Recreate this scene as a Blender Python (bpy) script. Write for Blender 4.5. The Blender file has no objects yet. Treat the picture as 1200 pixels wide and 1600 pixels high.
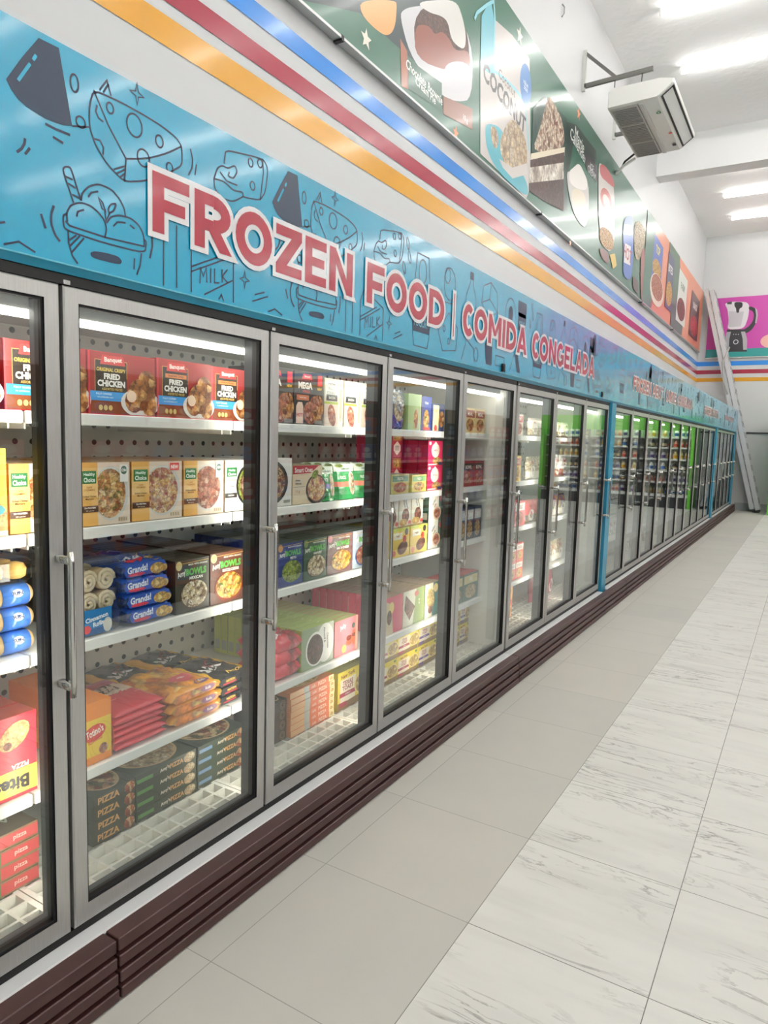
import bpy, math, random
from mathutils import Vector
random.seed(7)
SC = bpy.context.scene
COL = SC.collection

# ------------------------------------------------------------------ camera
CF = 1093.03
CR = Vector((0.85393543, 0.51955807, 0.02921795))
CU = Vector((-0.07972303, 0.0751335, 0.99398149))
CD = Vector((-0.51423586, 0.85112535, -0.1055799))
CP = Vector((0, 0, 1.70))
cam_data = bpy.data.cameras.new('camera')
cam = bpy.data.objects.new('camera', cam_data)
COL.objects.link(cam)
cam_data.sensor_fit = 'HORIZONTAL'
cam_data.sensor_width = 36
cam_data.lens = 36 * CF / 1200
cam_data.clip_start = 0.02
from mathutils import Matrix
m = Matrix.Identity(4)
for i in range(3):
    m[i][0] = CR[i]; m[i][1] = CU[i]; m[i][2] = -CD[i]; m[i][3] = CP[i]
cam.matrix_world = m
SC.camera = cam

# ------------------------------------------------------------------ world, exposure
world = bpy.data.worlds.new('world')
SC.world = world
world.use_nodes = True
world.node_tree.nodes['Background'].inputs[0].default_value = (0.9, 0.9, 0.88, 1)
world.node_tree.nodes['Background'].inputs[1].default_value = 0.3
SC.view_settings.view_transform = 'Standard'
SC.view_settings.look = 'None'
SC.view_settings.gamma = 1.0
SC.view_settings.use_curve_mapping = False
SC.view_settings.exposure = -0.18
TUBE_E = 29.0        # ceiling tubes
LED_E = 27.0         # freezer strips
SC.cycles.max_bounces = 12
SC.cycles.diffuse_bounces = 8
SC.cycles.transparent_max_bounces = 16
SC.cycles.caustics_reflective = False
SC.cycles.caustics_refractive = False
SC.cycles.sample_clamp_indirect = 8

# ------------------------------------------------------------------ main dimensions
GX = -1.76            # face of the freezer doors
SX = -1.95            # front edge of the shelves
WX = -2.92            # left wall
EY = 21.6             # end wall
CZ = 7.44             # ceiling
Y0 = 1.198            # seam between first and second door
DP = 0.858            # door pitch
ZB, ZT = 0.215, 2.085 # door bottom, top

# ------------------------------------------------------------------ materials
MATS = {}
def lin(c):
    return c / 12.92 if c <= 0.04045 else ((c + 0.055) / 1.055) ** 2.4
def hexc(h):
    return tuple(lin(int(h[i:i + 2], 16) / 255) for i in (0, 2, 4)) + (1,)
def new_mat(name):
    mt = bpy.data.materials.new(name); mt.use_nodes = True
    return mt, mt.node_tree, mt.node_tree.nodes['Principled BSDF']
def P(h, rough=0.4, metal=0.0, coat=0.0, noise=0.0):
    """print or paint of one colour; key such as 'D02030'"""
    key = (h, rough, metal, coat, noise)
    if key in MATS: return MATS[key]
    mt, nt, b = new_mat('paint_' + h)
    b.inputs['Base Color'].default_value = hexc(h)
    b.inputs['Roughness'].default_value = rough
    b.inputs['Metallic'].default_value = metal
    if coat:
        b.inputs['Coat Weight'].default_value = coat
        b.inputs['Coat Roughness'].default_value = 0.08
    if noise:
        n = nt.nodes.new('ShaderNodeTexNoise'); n.inputs['Scale'].default_value = 9
        n.inputs['Detail'].default_value = 5
        tc = nt.nodes.new('ShaderNodeTexCoord')
        nt.links.new(tc.outputs['Object'], n.inputs['Vector'])
        mx = nt.nodes.new('ShaderNodeMix'); mx.data_type = 'RGBA'
        c = hexc(h)
        mx.inputs[6].default_value = tuple(v * (1 - noise) for v in c[:3]) + (1,)
        mx.inputs[7].default_value = tuple(min(1, v * (1 + noise)) for v in c[:3]) + (1,)
        nt.links.new(n.outputs[0], mx.inputs[0]); nt.links.new(mx.outputs[2], b.inputs['Base Color'])
    MATS[key] = mt
    return mt
def emis(name, h, s):
    mt, nt, b = new_mat(name)
    b.inputs['Base Color'].default_value = hexc(h)
    b.inputs['Emission Color'].default_value = hexc(h)
    b.inputs['Emission Strength'].default_value = s
    return mt
def food(name, cols, scale=60, rough=0.45):
    """voronoi lumps of several colours: the photographs printed on the packs"""
    if name in MATS: return MATS[name]
    mt, nt, b = new_mat('print_' + name)
    tc = nt.nodes.new('ShaderNodeTexCoord')
    n1 = nt.nodes.new('ShaderNodeTexNoise'); n1.inputs['Scale'].default_value = scale * 0.7; n1.inputs['Detail'].default_value = 2
    add = nt.nodes.new('ShaderNodeMix'); add.data_type = 'VECTOR'; add.inputs[0].default_value = 0.03
    nt.links.new(tc.outputs['Object'], n1.inputs['Vector'])
    nt.links.new(tc.outputs['Object'], add.inputs[4]); nt.links.new(n1.outputs['Color'], add.inputs[5])
    v = nt.nodes.new('ShaderNodeTexVoronoi'); v.inputs['Scale'].default_value = scale
    nt.links.new(add.outputs[1], v.inputs['Vector'])
    sep = nt.nodes.new('ShaderNodeSeparateColor'); nt.links.new(v.outputs['Color'], sep.inputs[0])
    r = nt.nodes.new('ShaderNodeValToRGB'); e = r.color_ramp.elements
    for i, c in enumerate(cols):
        p = i / max(1, len(cols) - 1)
        el = e[i] if i < 2 else e.new(p)
        el.position = p; el.color = hexc(c)
    nt.links.new(sep.outputs[0], r.inputs[0])
    mul = nt.nodes.new('ShaderNodeMix'); mul.data_type = 'RGBA'; mul.blend_type = 'MULTIPLY'; mul.inputs[0].default_value = 0.8
    n2 = nt.nodes.new('ShaderNodeTexNoise'); n2.inputs['Scale'].default_value = scale * 3
    nt.links.new(tc.outputs['Object'], n2.inputs['Vector'])
    r2 = nt.nodes.new('ShaderNodeValToRGB'); r2.color_ramp.elements[0].position = 0.3; r2.color_ramp.elements[1].position = 0.6
    r2.color_ramp.elements[0].color = (0.35, 0.3, 0.28, 1)
    nt.links.new(n2.outputs[0], r2.inputs[0])
    ms = nt.nodes.new('ShaderNodeMix'); ms.data_type = 'RGBA'; ms.blend_type = 'MULTIPLY'; ms.inputs[0].default_value = 0.75
    r3 = nt.nodes.new('ShaderNodeValToRGB'); r3.color_ramp.elements[0].color = (1.15, 1.15, 1.12, 1); r3.color_ramp.elements[0].position = 0.15
    r3.color_ramp.elements[1].position = 0.85; r3.color_ramp.elements[1].color = (0.3, 0.22, 0.18, 1)
    nt.links.new(v.outputs['Distance'], r3.inputs[0]); nt.links.new(r.outputs[0], ms.inputs[6]); nt.links.new(r3.outputs[0], ms.inputs[7])
    nt.links.new(ms.outputs[2], mul.inputs[6]); nt.links.new(r2.outputs[0], mul.inputs[7])
    nt.links.new(mul.outputs[2], b.inputs['Base Color'])
    b.inputs['Roughness'].default_value = rough
    MATS[name] = mt
    return mt
food('chicken', ['7A3F14', 'B87432', 'D9A05A', 'E8C088'], 42)
food('pasta', ['B5432A', 'E8C07A', 'F0DDB0', 'D98A50', '6F8A3A'], 75)
food('noodle', ['C04A50', 'F0DDB0', 'E8C07A', 'B8505A', 'F4E8D0'], 85)
food('stew', ['8A3A2A', 'C0704A', 'E0A088', 'B05040', 'F0D0B8'], 60)
food('grain', ['3A2A20', 'B0704A', 'E8D8B0', '8A3A30', '5A7A3A'], 110)
food('rice', ['8A6A4A', 'E8DCB8', 'F4EED8', 'C8B080', '5A3A20'], 75)
food('cheesy', ['E8A030', 'F4C860', 'F8E0A0', 'D07A28', '5A7A30'], 60)
food('greens', ['5A7A20', '98B040', 'C0D070', '3A5A20'], 70)
food('pizza', ['B03A28', 'E8C890', 'F0DCA8', 'C87848', '8A2A1A', '5A6A30'], 42)
food('pizzapale', ['D8C098', 'E8D8B0', 'C8A070', 'F0E4C8'], 40)
food('dough', ['E0C8A0', 'D0B088', 'EAD8B8'], 20)
food('meat', ['5A2A20', '8A4A38', 'B07060', '3A1A14'], 60)
food('toast', ['D8A850', 'F0D890', 'E8C070', 'F4E4A8'], 50)
food('brownie', ['3A2018', '5A3428', '7A5040', '4A2A20'], 60)
food('cream', ['F0EAE0', 'E0D8CC', 'F8F4EC'], 8)
food('sprinkle', ['F0E4D0', 'E8D8C0', '7A4430', 'F4ECDC', '9A5A40'], 22)
food('cake', ['D8C4A8', 'E8D8BC', 'C8B090', 'F0E8D8'], 14)
food('choclayer', ['5A3A34', '4A2E2A', '6A4A42', '3A2420'], 30)
food('wrapred', ['C01828', 'D83040', '901020', 'E86070'], 26)
food('wrapgold', ['F0A030', 'E87820', 'F8C850', 'F4D890'], 16)
food('jumble', ['A03038', '3A6AB0', 'D8D0C0', '30302E', 'C88838', '4A8A50'], 30)

# stainless door frames
mt, nt, b = new_mat('brushed_steel')
b.inputs['Metallic'].default_value = 0.75; b.inputs['Roughness'].default_value = 0.42
tc = nt.nodes.new('ShaderNodeTexCoord'); mp = nt.nodes.new('ShaderNodeMapping'); mp.inputs['Scale'].default_value = (60, 60, 3)
n = nt.nodes.new('ShaderNodeTexNoise'); n.inputs['Scale'].default_value = 4; n.inputs['Detail'].default_value = 6
r = nt.nodes.new('ShaderNodeValToRGB')
r.color_ramp.elements[0].color = (0.46, 0.46, 0.445, 1); r.color_ramp.elements[1].color = (0.62, 0.62, 0.60, 1)
nt.links.new(tc.outputs['Object'], mp.inputs[0]); nt.links.new(mp.outputs[0], n.inputs['Vector'])
nt.links.new(n.outputs[0], r.inputs[0]); nt.links.new(r.outputs[0], b.inputs['Base Color'])
STEEL = mt
CHROME = P('C8C8C4', 0.12, 1.0)
BLACK = P('060607', 0.55)
RUBBER = P('15161A', 0.55)
WHITE = P('E6E6E2', 0.45)
SHELFW = P('ECECE8', 0.4)
LINER = P('EEEEE8', 0.5)
PLASTIC = P('E8E6DE', 0.5)

def glass_mat(name, tint, ior, rough=0.0):
    mt = bpy.data.materials.new(name); mt.use_nodes = True; nt = mt.node_tree
    nt.nodes.clear()
    o = nt.nodes.new('ShaderNodeOutputMaterial'); mx = nt.nodes.new('ShaderNodeMixShader')
    t = nt.nodes.new('ShaderNodeBsdfTransparent'); g = nt.nodes.new('ShaderNodeBsdfGlossy')
    lw = nt.nodes.new('ShaderNodeLayerWeight'); lw.inputs[0].default_value = 0.5
    pw_ = nt.nodes.new('ShaderNodeMath'); pw_.operation = 'POWER'; pw_.inputs[1].default_value = 5.0
    f = nt.nodes.new('ShaderNodeMath'); f.operation = 'MULTIPLY_ADD'; f.inputs[1].default_value = 1 - ior; f.inputs[2].default_value = ior
    nt.links.new(lw.outputs['Facing'], pw_.inputs[0]); nt.links.new(pw_.outputs[0], f.inputs[0])
    t.inputs[0].default_value = tint; g.inputs['Roughness'].default_value = rough
    g.inputs[0].default_value = (0.9, 0.93, 0.95, 1)
    nt.links.new(f.outputs[0], mx.inputs[0]); nt.links.new(t.outputs[0], mx.inputs[1]); nt.links.new(g.outputs[0], mx.inputs[2])
    nt.links.new(mx.outputs[0], o.inputs[0])
    return mt
GLASS = glass_mat('door_glass', (0.95, 0.975, 0.97, 1), 0.085)
CLEAR = glass_mat('clear_plastic', (0.96, 0.96, 0.95, 1), 0.04, 0.08)
TUBE = emis('tube_light_glow', 'FFFDF9', TUBE_E)
LED = emis('freezer_led_glow', 'FFF6E6', LED_E)
LEDTOP = emis('freezer_canopy_glow', 'FFF8EC', 9.0)

def wall_mat(name, h, bump=0.02, scale=14, rough=0.6, spec=0.5):
    mt, nt, b = new_mat(name)
    tc = nt.nodes.new('ShaderNodeTexCoord')
    n = nt.nodes.new('ShaderNodeTexNoise'); n.inputs['Scale'].default_value = scale; n.inputs['Detail'].default_value = 4
    nt.links.new(tc.outputs['Object'], n.inputs['Vector'])
    bp = nt.nodes.new('ShaderNodeBump'); bp.inputs['Strength'].default_value = 0.25; bp.inputs['Distance'].default_value = bump
    nt.links.new(n.outputs[0], bp.inputs['Height']); nt.links.new(bp.outputs[0], b.inputs['Normal'])
    b.inputs['Base Color'].default_value = hexc(h); b.inputs['Roughness'].default_value = rough
    b.inputs['Specular IOR Level'].default_value = spec
    return mt
WALL = wall_mat('white_wall', 'CFD0D1', 0.01, 3, 0.5)
CEIL = wall_mat('plaster_ceiling', 'F2F2F2', 0.03, 9, 0.75)

def tile_mat(name, x0, wx, y0, wy, c1, c2, joint, marble):
    mt, nt, b = new_mat(name); L = nt.links.new; N = nt.nodes.new
    tc = N('ShaderNodeTexCoord'); sp = N('ShaderNodeSeparateXYZ'); L(tc.outputs['Object'], sp.inputs[0])
    def math_(op, a, bb=None, c=None):
        nd = N('ShaderNodeMath'); nd.operation = op
        for i, v in enumerate((a, bb, c)):
            if v is None: continue
            if isinstance(v, (int, float)): nd.inputs[i].default_value = v
            else: L(v, nd.inputs[i])
        return nd.outputs[0]
    ax = math_('DIVIDE', math_('SUBTRACT', sp.outputs[0], x0), wx)
    ay = math_('DIVIDE', math_('SUBTRACT', sp.outputs[1], y0), wy)
    fx, fy = math_('FLOOR', ax), math_('FLOOR', ay)
    dx = math_('MULTIPLY', math_('MINIMUM', math_('FRACT', ax), math_('SUBTRACT', 1.0, math_('FRACT', ax))), wx)
    dy = math_('MULTIPLY', math_('MINIMUM', math_('FRACT', ay), math_('SUBTRACT', 1.0, math_('FRACT', ay))), wy)
    dj = math_('MINIMUM', dx, dy)
    jm = math_('LESS_THAN', dj, 0.0016)
    cb = N('ShaderNodeCombineXYZ'); L(fx, cb.inputs[0]); L(fy, cb.inputs[1])
    wn = N('ShaderNodeTexWhiteNoise'); wn.noise_dimensions = '3D'; L(cb.outputs[0], wn.inputs[0])
    if marble:
        off = N('ShaderNodeVectorMath'); off.operation = 'MULTIPLY_ADD'
        L(wn.outputs['Color'], off.inputs[0]); off.inputs[1].default_value = (9, 9, 9); L(tc.outputs['Object'], off.inputs[2])
        mp = N('ShaderNodeMapping'); mp.inputs['Rotation'].default_value = (0, 0, math.radians(-52)); mp.inputs['Scale'].default_value = (1.1, 6.5, 1)
        mp.vector_type = 'POINT'
        L(off.outputs[0], mp.inputs[0])
        n1 = N('ShaderNodeTexNoise'); n1.inputs['Scale'].default_value = 1.5; n1.inputs['Detail'].default_value = 7; n1.inputs['Roughness'].default_value = 0.62; n1.inputs['Distortion'].default_value = 0.7
        L(mp.outputs[0], n1.inputs['Vector'])
        d = math_('ABSOLUTE', math_('SUBTRACT', n1.outputs[0], 0.5))
        r = N('ShaderNodeValToRGB'); r.color_ramp.elements[0].position = 0.0; r.color_ramp.elements[1].position = 0.02
        r.color_ramp.elements[0].color = (1, 1, 1, 1); r.color_ramp.elements[1].color = (0, 0, 0, 1)
        L(d, r.inputs[0])
        n2 = N('ShaderNodeTexNoise'); n2.inputs['Scale'].default_value = 2.3; n2.inputs['Detail'].default_value = 3; L(off.outputs[0], n2.inputs['Vector'])
        r2 = N('ShaderNodeValToRGB'); r2.color_ramp.elements[0].position = 0.42; r2.color_ramp.elements[1].position = 0.6
        L(n2.outputs[0], r2.inputs[0])
        vein = math_('MULTIPLY', math_('MULTIPLY', r.outputs[0], r2.outputs[0]), 0.75)
        n3 = N('ShaderNodeTexNoise'); n3.inputs['Scale'].default_value = 1.2; n3.inputs['Detail'].default_value = 3; L(mp.outputs[0], n3.inputs['Vector'])
        fac = math_('ADD', vein, math_('MULTIPLY', math_('SUBTRACT', n3.outputs[0], 0.46), 0.6))
        fac = math_('MAXIMUM', fac, 0.0)
    else:
        n1 = N('ShaderNodeTexNoise'); n1.inputs['Scale'].default_value = 2.5; n1.inputs['Detail'].default_value = 5; L(tc.outputs['Object'], n1.inputs['Vector'])
        fac = math_('ADD', math_('MULTIPLY', n1.outputs[0], 0.6), math_('MULTIPLY', wn.outputs[0], 0.4))
    m1 = N('ShaderNodeMix'); m1.data_type = 'RGBA'; m1.inputs[6].default_value = hexc(c1); m1.inputs[7].default_value = hexc(c2); L(fac, m1.inputs[0])
    m2 = N('ShaderNodeMix'); m2.data_type = 'RGBA'; m2.inputs[7].default_value = hexc(joint); L(m1.outputs[2], m2.inputs[6]); L(jm, m2.inputs[0])
    L(m2.outputs[2], b.inputs['Base Color'])
    b.inputs['Roughness'].default_value = 0.42 if marble else 0.5
    return mt
MARBLE = tile_mat('marble_tiles', -0.904, 0.609, 2.155, 0.63, 'DBDAD4', '7E7C77', '6F6D68', True)
GREYT = tile_mat('grey_tiles', -1.525, 0.621, 2.155, 0.63, 'B6B6B0', 'C9C5BB', '93918B', False)

# perforated white back panel of the freezer
def peg_mat():
    mt, nt, b = new_mat('perforated_panel'); L = nt.links.new; N = nt.nodes.new
    tc = N('ShaderNodeTexCoord'); mp = N('ShaderNodeMapping'); mp.inputs['Scale'].default_value = (1 / 0.07, 1 / 0.07, 1 / 0.07)
    L(tc.outputs['Object'], mp.inputs[0])
    fr = N('ShaderNodeVectorMath'); fr.operation = 'FRACTION'; L(mp.outputs[0], fr.inputs[0])
    sb = N('ShaderNodeVectorMath'); sb.operation = 'SUBTRACT'; L(fr.outputs[0], sb.inputs[0]); sb.inputs[1].default_value = (0.5, 0.5, 0.5)
    mu = N('ShaderNodeVectorMath'); mu.operation = 'MULTIPLY'; L(sb.outputs[0], mu.inputs[0]); mu.inputs[1].default_value = (0, 1, 1)
    ln = N('ShaderNodeVectorMath'); ln.operation = 'LENGTH'; L(mu.outputs[0], ln.inputs[0])
    lt = N('ShaderNodeMath'); lt.operation = 'LESS_THAN'; lt.inputs[1].default_value = 0.165; L(ln.outputs['Value'], lt.inputs[0])
    mx = N('ShaderNodeMix'); mx.data_type = 'RGBA'; mx.inputs[6].default_value = hexc('DCDCD6'); mx.inputs[7].default_value = hexc('2A2A2C')
    L(lt.outputs[0], mx.inputs[0]); L(mx.outputs[2], b.inputs['Base Color']); b.inputs['Roughness'].default_value = 0.4
    return mt
PEG = peg_mat()

def MT(k):
    if isinstance(k, str):
        if k in MATS: return MATS[k]
        return P(k, 0.38)
    return k

# ------------------------------------------------------------------ geometry helpers
class MB:
    def __init__(s):
        s.v = []; s.f = []; s.mi = []; s.mats = []
    def m(s, mat):
        mat = MT(mat)
        if mat not in s.mats: s.mats.append(mat)
        return s.mats.index(mat)
    def face(s, pts, mat):
        n = len(s.v); s.v += [tuple(p) for p in pts]; s.f.append(tuple(range(n, n + len(pts)))); s.mi.append(s.m(mat))
    def box(s, x0, x1, y0, y1, z0, z1, mat, top=None, front=None):
        n = len(s.v)
        s.v += [(x, y, z) for z in (z0, z1) for y in (y0, y1) for x in (x0, x1)]
        for k, f in enumerate(((0, 2, 3, 1), (4, 5, 7, 6), (0, 1, 5, 4), (2, 6, 7, 3), (0, 4, 6, 2), (1, 3, 7, 5))):
            s.f.append(tuple(n + i for i in f))
            s.mi.append(s.m(top if (k == 1 and top) else front if (k == 5 and front) else mat))
        return s
    def bevbox(s, x0, x1, y0, y1, z0, z1, mat, r=0.01):
        """box whose long vertical and horizontal edges are chamfered"""
        xs, ys, zs = (x0, x1), (y0, y1), (z0, z1)
        rings = []
        for z, i in ((z0, r), (z0 + r, 0), (z1 - r, 0), (z1, r)):
            a, b_, c, d = x0 + i, x1 - i, y0 + i, y1 - i
            q = r if i == 0 else r * 0.5
            rings.append([(a + q, c, z), (b_ - q, c, z), (b_, c + q, z), (b_, d - q, z), (b_ - q, d, z), (a + q, d, z), (a, d - q, z), (a, c + q, z)])
        return s.loft(rings, mat, True)
    def loft(s, rings, mat, caps=False):
        n = len(s.v); k = len(rings[0])
        for r_ in rings: s.v += [tuple(p) for p in r_]
        mi = s.m(mat)
        for i in range(len(rings) - 1):
            for j in range(k):
                s.f.append((n + i * k + j, n + i * k + (j + 1) % k, n + (i + 1) * k + (j + 1) % k, n + (i + 1) * k + j)); s.mi.append(mi)
        if caps:
            s.f.append(tuple(n + j for j in reversed(range(k)))); s.mi.append(mi)
            s.f.append(tuple(n + (len(rings) - 1) * k + j for j in range(k))); s.mi.append(mi)
        return s
    def tube(s, pts, r, mat, seg=8):
        pts = [Vector(p) for p in pts]; rings = []
        for i, p in enumerate(pts):
            d = (pts[min(i + 1, len(pts) - 1)] - pts[max(i - 1, 0)]).normalized()
            a = Vector((0, 0, 1)) if abs(d.z) < 0.9 else Vector((1, 0, 0))
            u = d.cross(a).normalized(); w = d.cross(u)
            rr = r[i] if isinstance(r, (list, tuple)) else r
            rings.append([p + u * rr * math.cos(t) + w * rr * math.sin(t) for t in [2 * math.pi * j / seg for j in range(seg)]])
        return s.loft(rings, mat, True)
    def bar(s, a, b_, w, h, mat):
        """square bar from a to b"""
        a, b_ = Vector(a), Vector(b_); d = (b_ - a).normalized()
        up = Vector((0, 0, 1)) if abs(d.z) < 0.99 else Vector((0, 1, 0))
        u = d.cross(up).normalized(); w2 = u.cross(d)
        r_ = [[p + u * sx * w / 2 + w2 * sy * h / 2 for sx, sy in ((-1, -1), (1, -1), (1, 1), (-1, 1))] for p in (a, b_)]
        return s.loft(r_, mat, True)
    def data(s, name, smooth=False):
        me = bpy.data.meshes.new(name); me.from_pydata(s.v, [], s.f)
        for mt_ in s.mats: me.materials.append(mt_)
        me.polygons.foreach_set('material_index', s.mi)
        if smooth: me.polygons.foreach_set('use_smooth', [True] * len(s.f))
        me.update()
        return me
    def build(s, name, parent=None, smooth=False, loc=None):
        o = bpy.data.objects.new(name, s.data(name, smooth)); COL.objects.link(o)
        if parent: o.parent = parent
        if loc: o.location = loc
        return o

def tag(o, label, cat, group=None, kind=None):
    if label: o['label'] = label
    if cat: o['category'] = cat
    if group: o['group'] = group
    if kind: o['kind'] = kind
    return o
def struct(o, label=None):
    o['kind'] = 'structure'
    if label: o['label'] = label
    return o
def empty(name, label, cat, loc=(0, 0, 0), group=None):
    o = bpy.data.objects.new(name, None); COL.objects.link(o); o.location = loc; o.empty_display_size = 0.1
    return tag(o, label, cat, group)
def put(mesh, name, loc, label, cat, group=None, rz=0.0):
    o = bpy.data.objects.new(name, mesh); COL.objects.link(o); o.location = loc; o.rotation_euler = (0, 0, rz)
    return tag(o, label, cat, group)
def copy_thing(src, loc, label, rz=0.0, group=None):
    o = src.copy(); COL.objects.link(o); o.location = loc; o.rotation_euler = (0, 0, rz); o['label'] = label
    if group: o['group'] = group
    for ch in src.children:
        c = ch.copy(); COL.objects.link(c); c.parent = o
        for g in ch.children:
            d = g.copy(); COL.objects.link(d); d.parent = c
    return o

def PX(px, py, X):
    """where the sight line of a photograph pixel meets the upright plane x = X: (y, z)"""
    d = (px - 600) * CR - (py - 800) * CU + CF * CD
    k = X / d.x
    return (k * d.y, CP.z + k * d.z)
def PE(px, py, Y):
    d = (px - 600) * CR - (py - 800) * CU + CF * CD
    k = Y / d.y
    return (k * d.x, CP.z + k * d.z)

# ---- flat printed artwork laid on a face, in metres (u across, v up)
TXT = {}
def text_poly(s, bold):
    k = (s, bold)
    if k in TXT: return TXT[k]
    cu = bpy.data.curves.new('lettering', 'FONT'); cu.body = s; cu.size = 1; cu.resolution_u = 2
    cu.offset = 0.035 * bold; cu.align_x = 'CENTER'; cu.fill_mode = 'FRONT'
    ob = bpy.data.objects.new('lettering', cu)
    me = bpy.data.meshes.new_from_object(ob)
    vs = [(v.co.x, v.co.y) for v in me.vertices]; fs = [tuple(p.vertices) for p in me.polygons]
    bpy.data.objects.remove(ob); bpy.data.meshes.remove(me); bpy.data.curves.remove(cu)
    x0 = min(v[0] for v in vs); x1 = max(v[0] for v in vs); y0 = min(v[1] for v in vs); y1 = max(v[1] for v in vs)
    cx, cy = (x0 + x1) / 2, (y0 + y1) / 2; h = y1 - y0
    TXT[k] = ([((a - cx) / h, (b_ - cy) / h) for a, b_ in vs], fs, (x1 - x0) / h)
    return TXT[k]

class Face:
    """artwork on a plane: map(u, v, layer) -> point"""
    def __init__(s, mb, fn, w=1.0, h=1.0, step=0.00018):
        s.mb = mb; s.fn = fn; s.w = w; s.h = h; s.layer = 0; s.step = step
    def pt(s, u, v): return s.fn(u * s.w, v * s.h, s.layer * s.step)
    def poly(s, pts, mat):
        s.layer += 1; s.mb.face([s.pt(*p) for p in pts], mat)
    def rect(s, u0, v0, u1, v1, mat): s.poly([(u0, v0), (u1, v0), (u1, v1), (u0, v1)], mat)
    def ell(s, cu, cv, ru, rv, mat, n=20, a0=0, a1=360, rot=0):
        c, q = math.cos(math.radians(rot)), math.sin(math.radians(rot)); pts = []
        full = (a1 - a0) >= 360
        for i in range(n if full else n + 1):
            t = math.radians(a0 + (a1 - a0) * i / n)
            x, y = ru * s.w * math.cos(t), rv * s.h * math.sin(t)
            pts.append((cu + (x * c - y * q) / s.w, cv + (x * q + y * c) / s.h))
        s.poly(pts, mat)
    def line(s, pts, w, mat, closed=False, cap=0.0):
        s.layer += 1
        P2 = [(p[0] * s.w, p[1] * s.h) for p in pts]
        if closed: P2.append(P2[0])
        P2 = [p for i, p in enumerate(P2) if i == 0 or (abs(p[0] - P2[i - 1][0]) + abs(p[1] - P2[i - 1][1])) > 1e-6]
        L_, R_ = [], []
        n = len(P2)
        for i in range(n):
            a = P2[i - 1] if i > 0 else (P2[-2] if closed else None)
            c = P2[i + 1] if i < n - 1 else (P2[1] if closed else None)
            b_ = P2[i]; ds = []
            if a: ds.append(Vector((b_[0] - a[0], b_[1] - a[1])).normalized())
            if c: ds.append(Vector((c[0] - b_[0], c[1] - b_[1])).normalized())
            d = ds[0] if len(ds) == 1 else (ds[0] + ds[1])
            if d.length < 1e-3: d = ds[0]
            d = d.normalized(); nn = Vector((-d.y, d.x)); k = 1.0
            if len(ds) == 2: k = min(2.0, 1.0 / max(0.4, abs(nn.dot(Vector((-ds[0].y, ds[0].x))))))
            L_.append((b_[0] + nn.x * w / 2 * k, b_[1] + nn.y * w / 2 * k)); R_.append((b_[0] - nn.x * w / 2 * k, b_[1] - nn.y * w / 2 * k))
        for i in range(n - 1):
            s.mb.face([s.fn(p[0], p[1], s.layer * s.step) for p in (R_[i], R_[i + 1], L_[i + 1], L_[i])], mat)
    def ring(s, cu, cv, ru, rv, w, mat, rot=0, n=18, a0=0, a1=360):
        c, q = math.cos(math.radians(rot)), math.sin(math.radians(rot)); pts = []
        full = a1 - a0 >= 360
        for i in range(n if full else n + 1):
            t = math.radians(a0 + (a1 - a0) * i / n); x, y = ru * s.w * math.cos(t), rv * s.h * math.sin(t)
            pts.append((cu + (x * c - y * q) / s.w, cv + (x * q + y * c) / s.h))
        s.line(pts, w, mat, closed=full)
    def text(s, st, cu, cv, hh, mat, bold=0.0, maxw=None, rot=0, cond=1.0):
        s.layer += 1
        vs, fs, asp = text_poly(st, bold); hm = hh * s.h; kx = cond
        if maxw and asp * hm * cond > maxw * s.w: kx = maxw * s.w / (asp * hm)
        c, q = math.cos(math.radians(rot)), math.sin(math.radians(rot)); n = len(s.mb.v); mi = s.mb.m(mat)
        for a, b_ in vs:
            x, y = a * hm * kx, b_ * hm
            s.mb.v.append(tuple(s.fn(cu * s.w + x * c - y * q, cv * s.h + x * q + y * c, s.layer * s.step)))
        for f in fs: s.mb.f.append(tuple(n + i for i in f)); s.mb.mi.append(mi)

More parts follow.
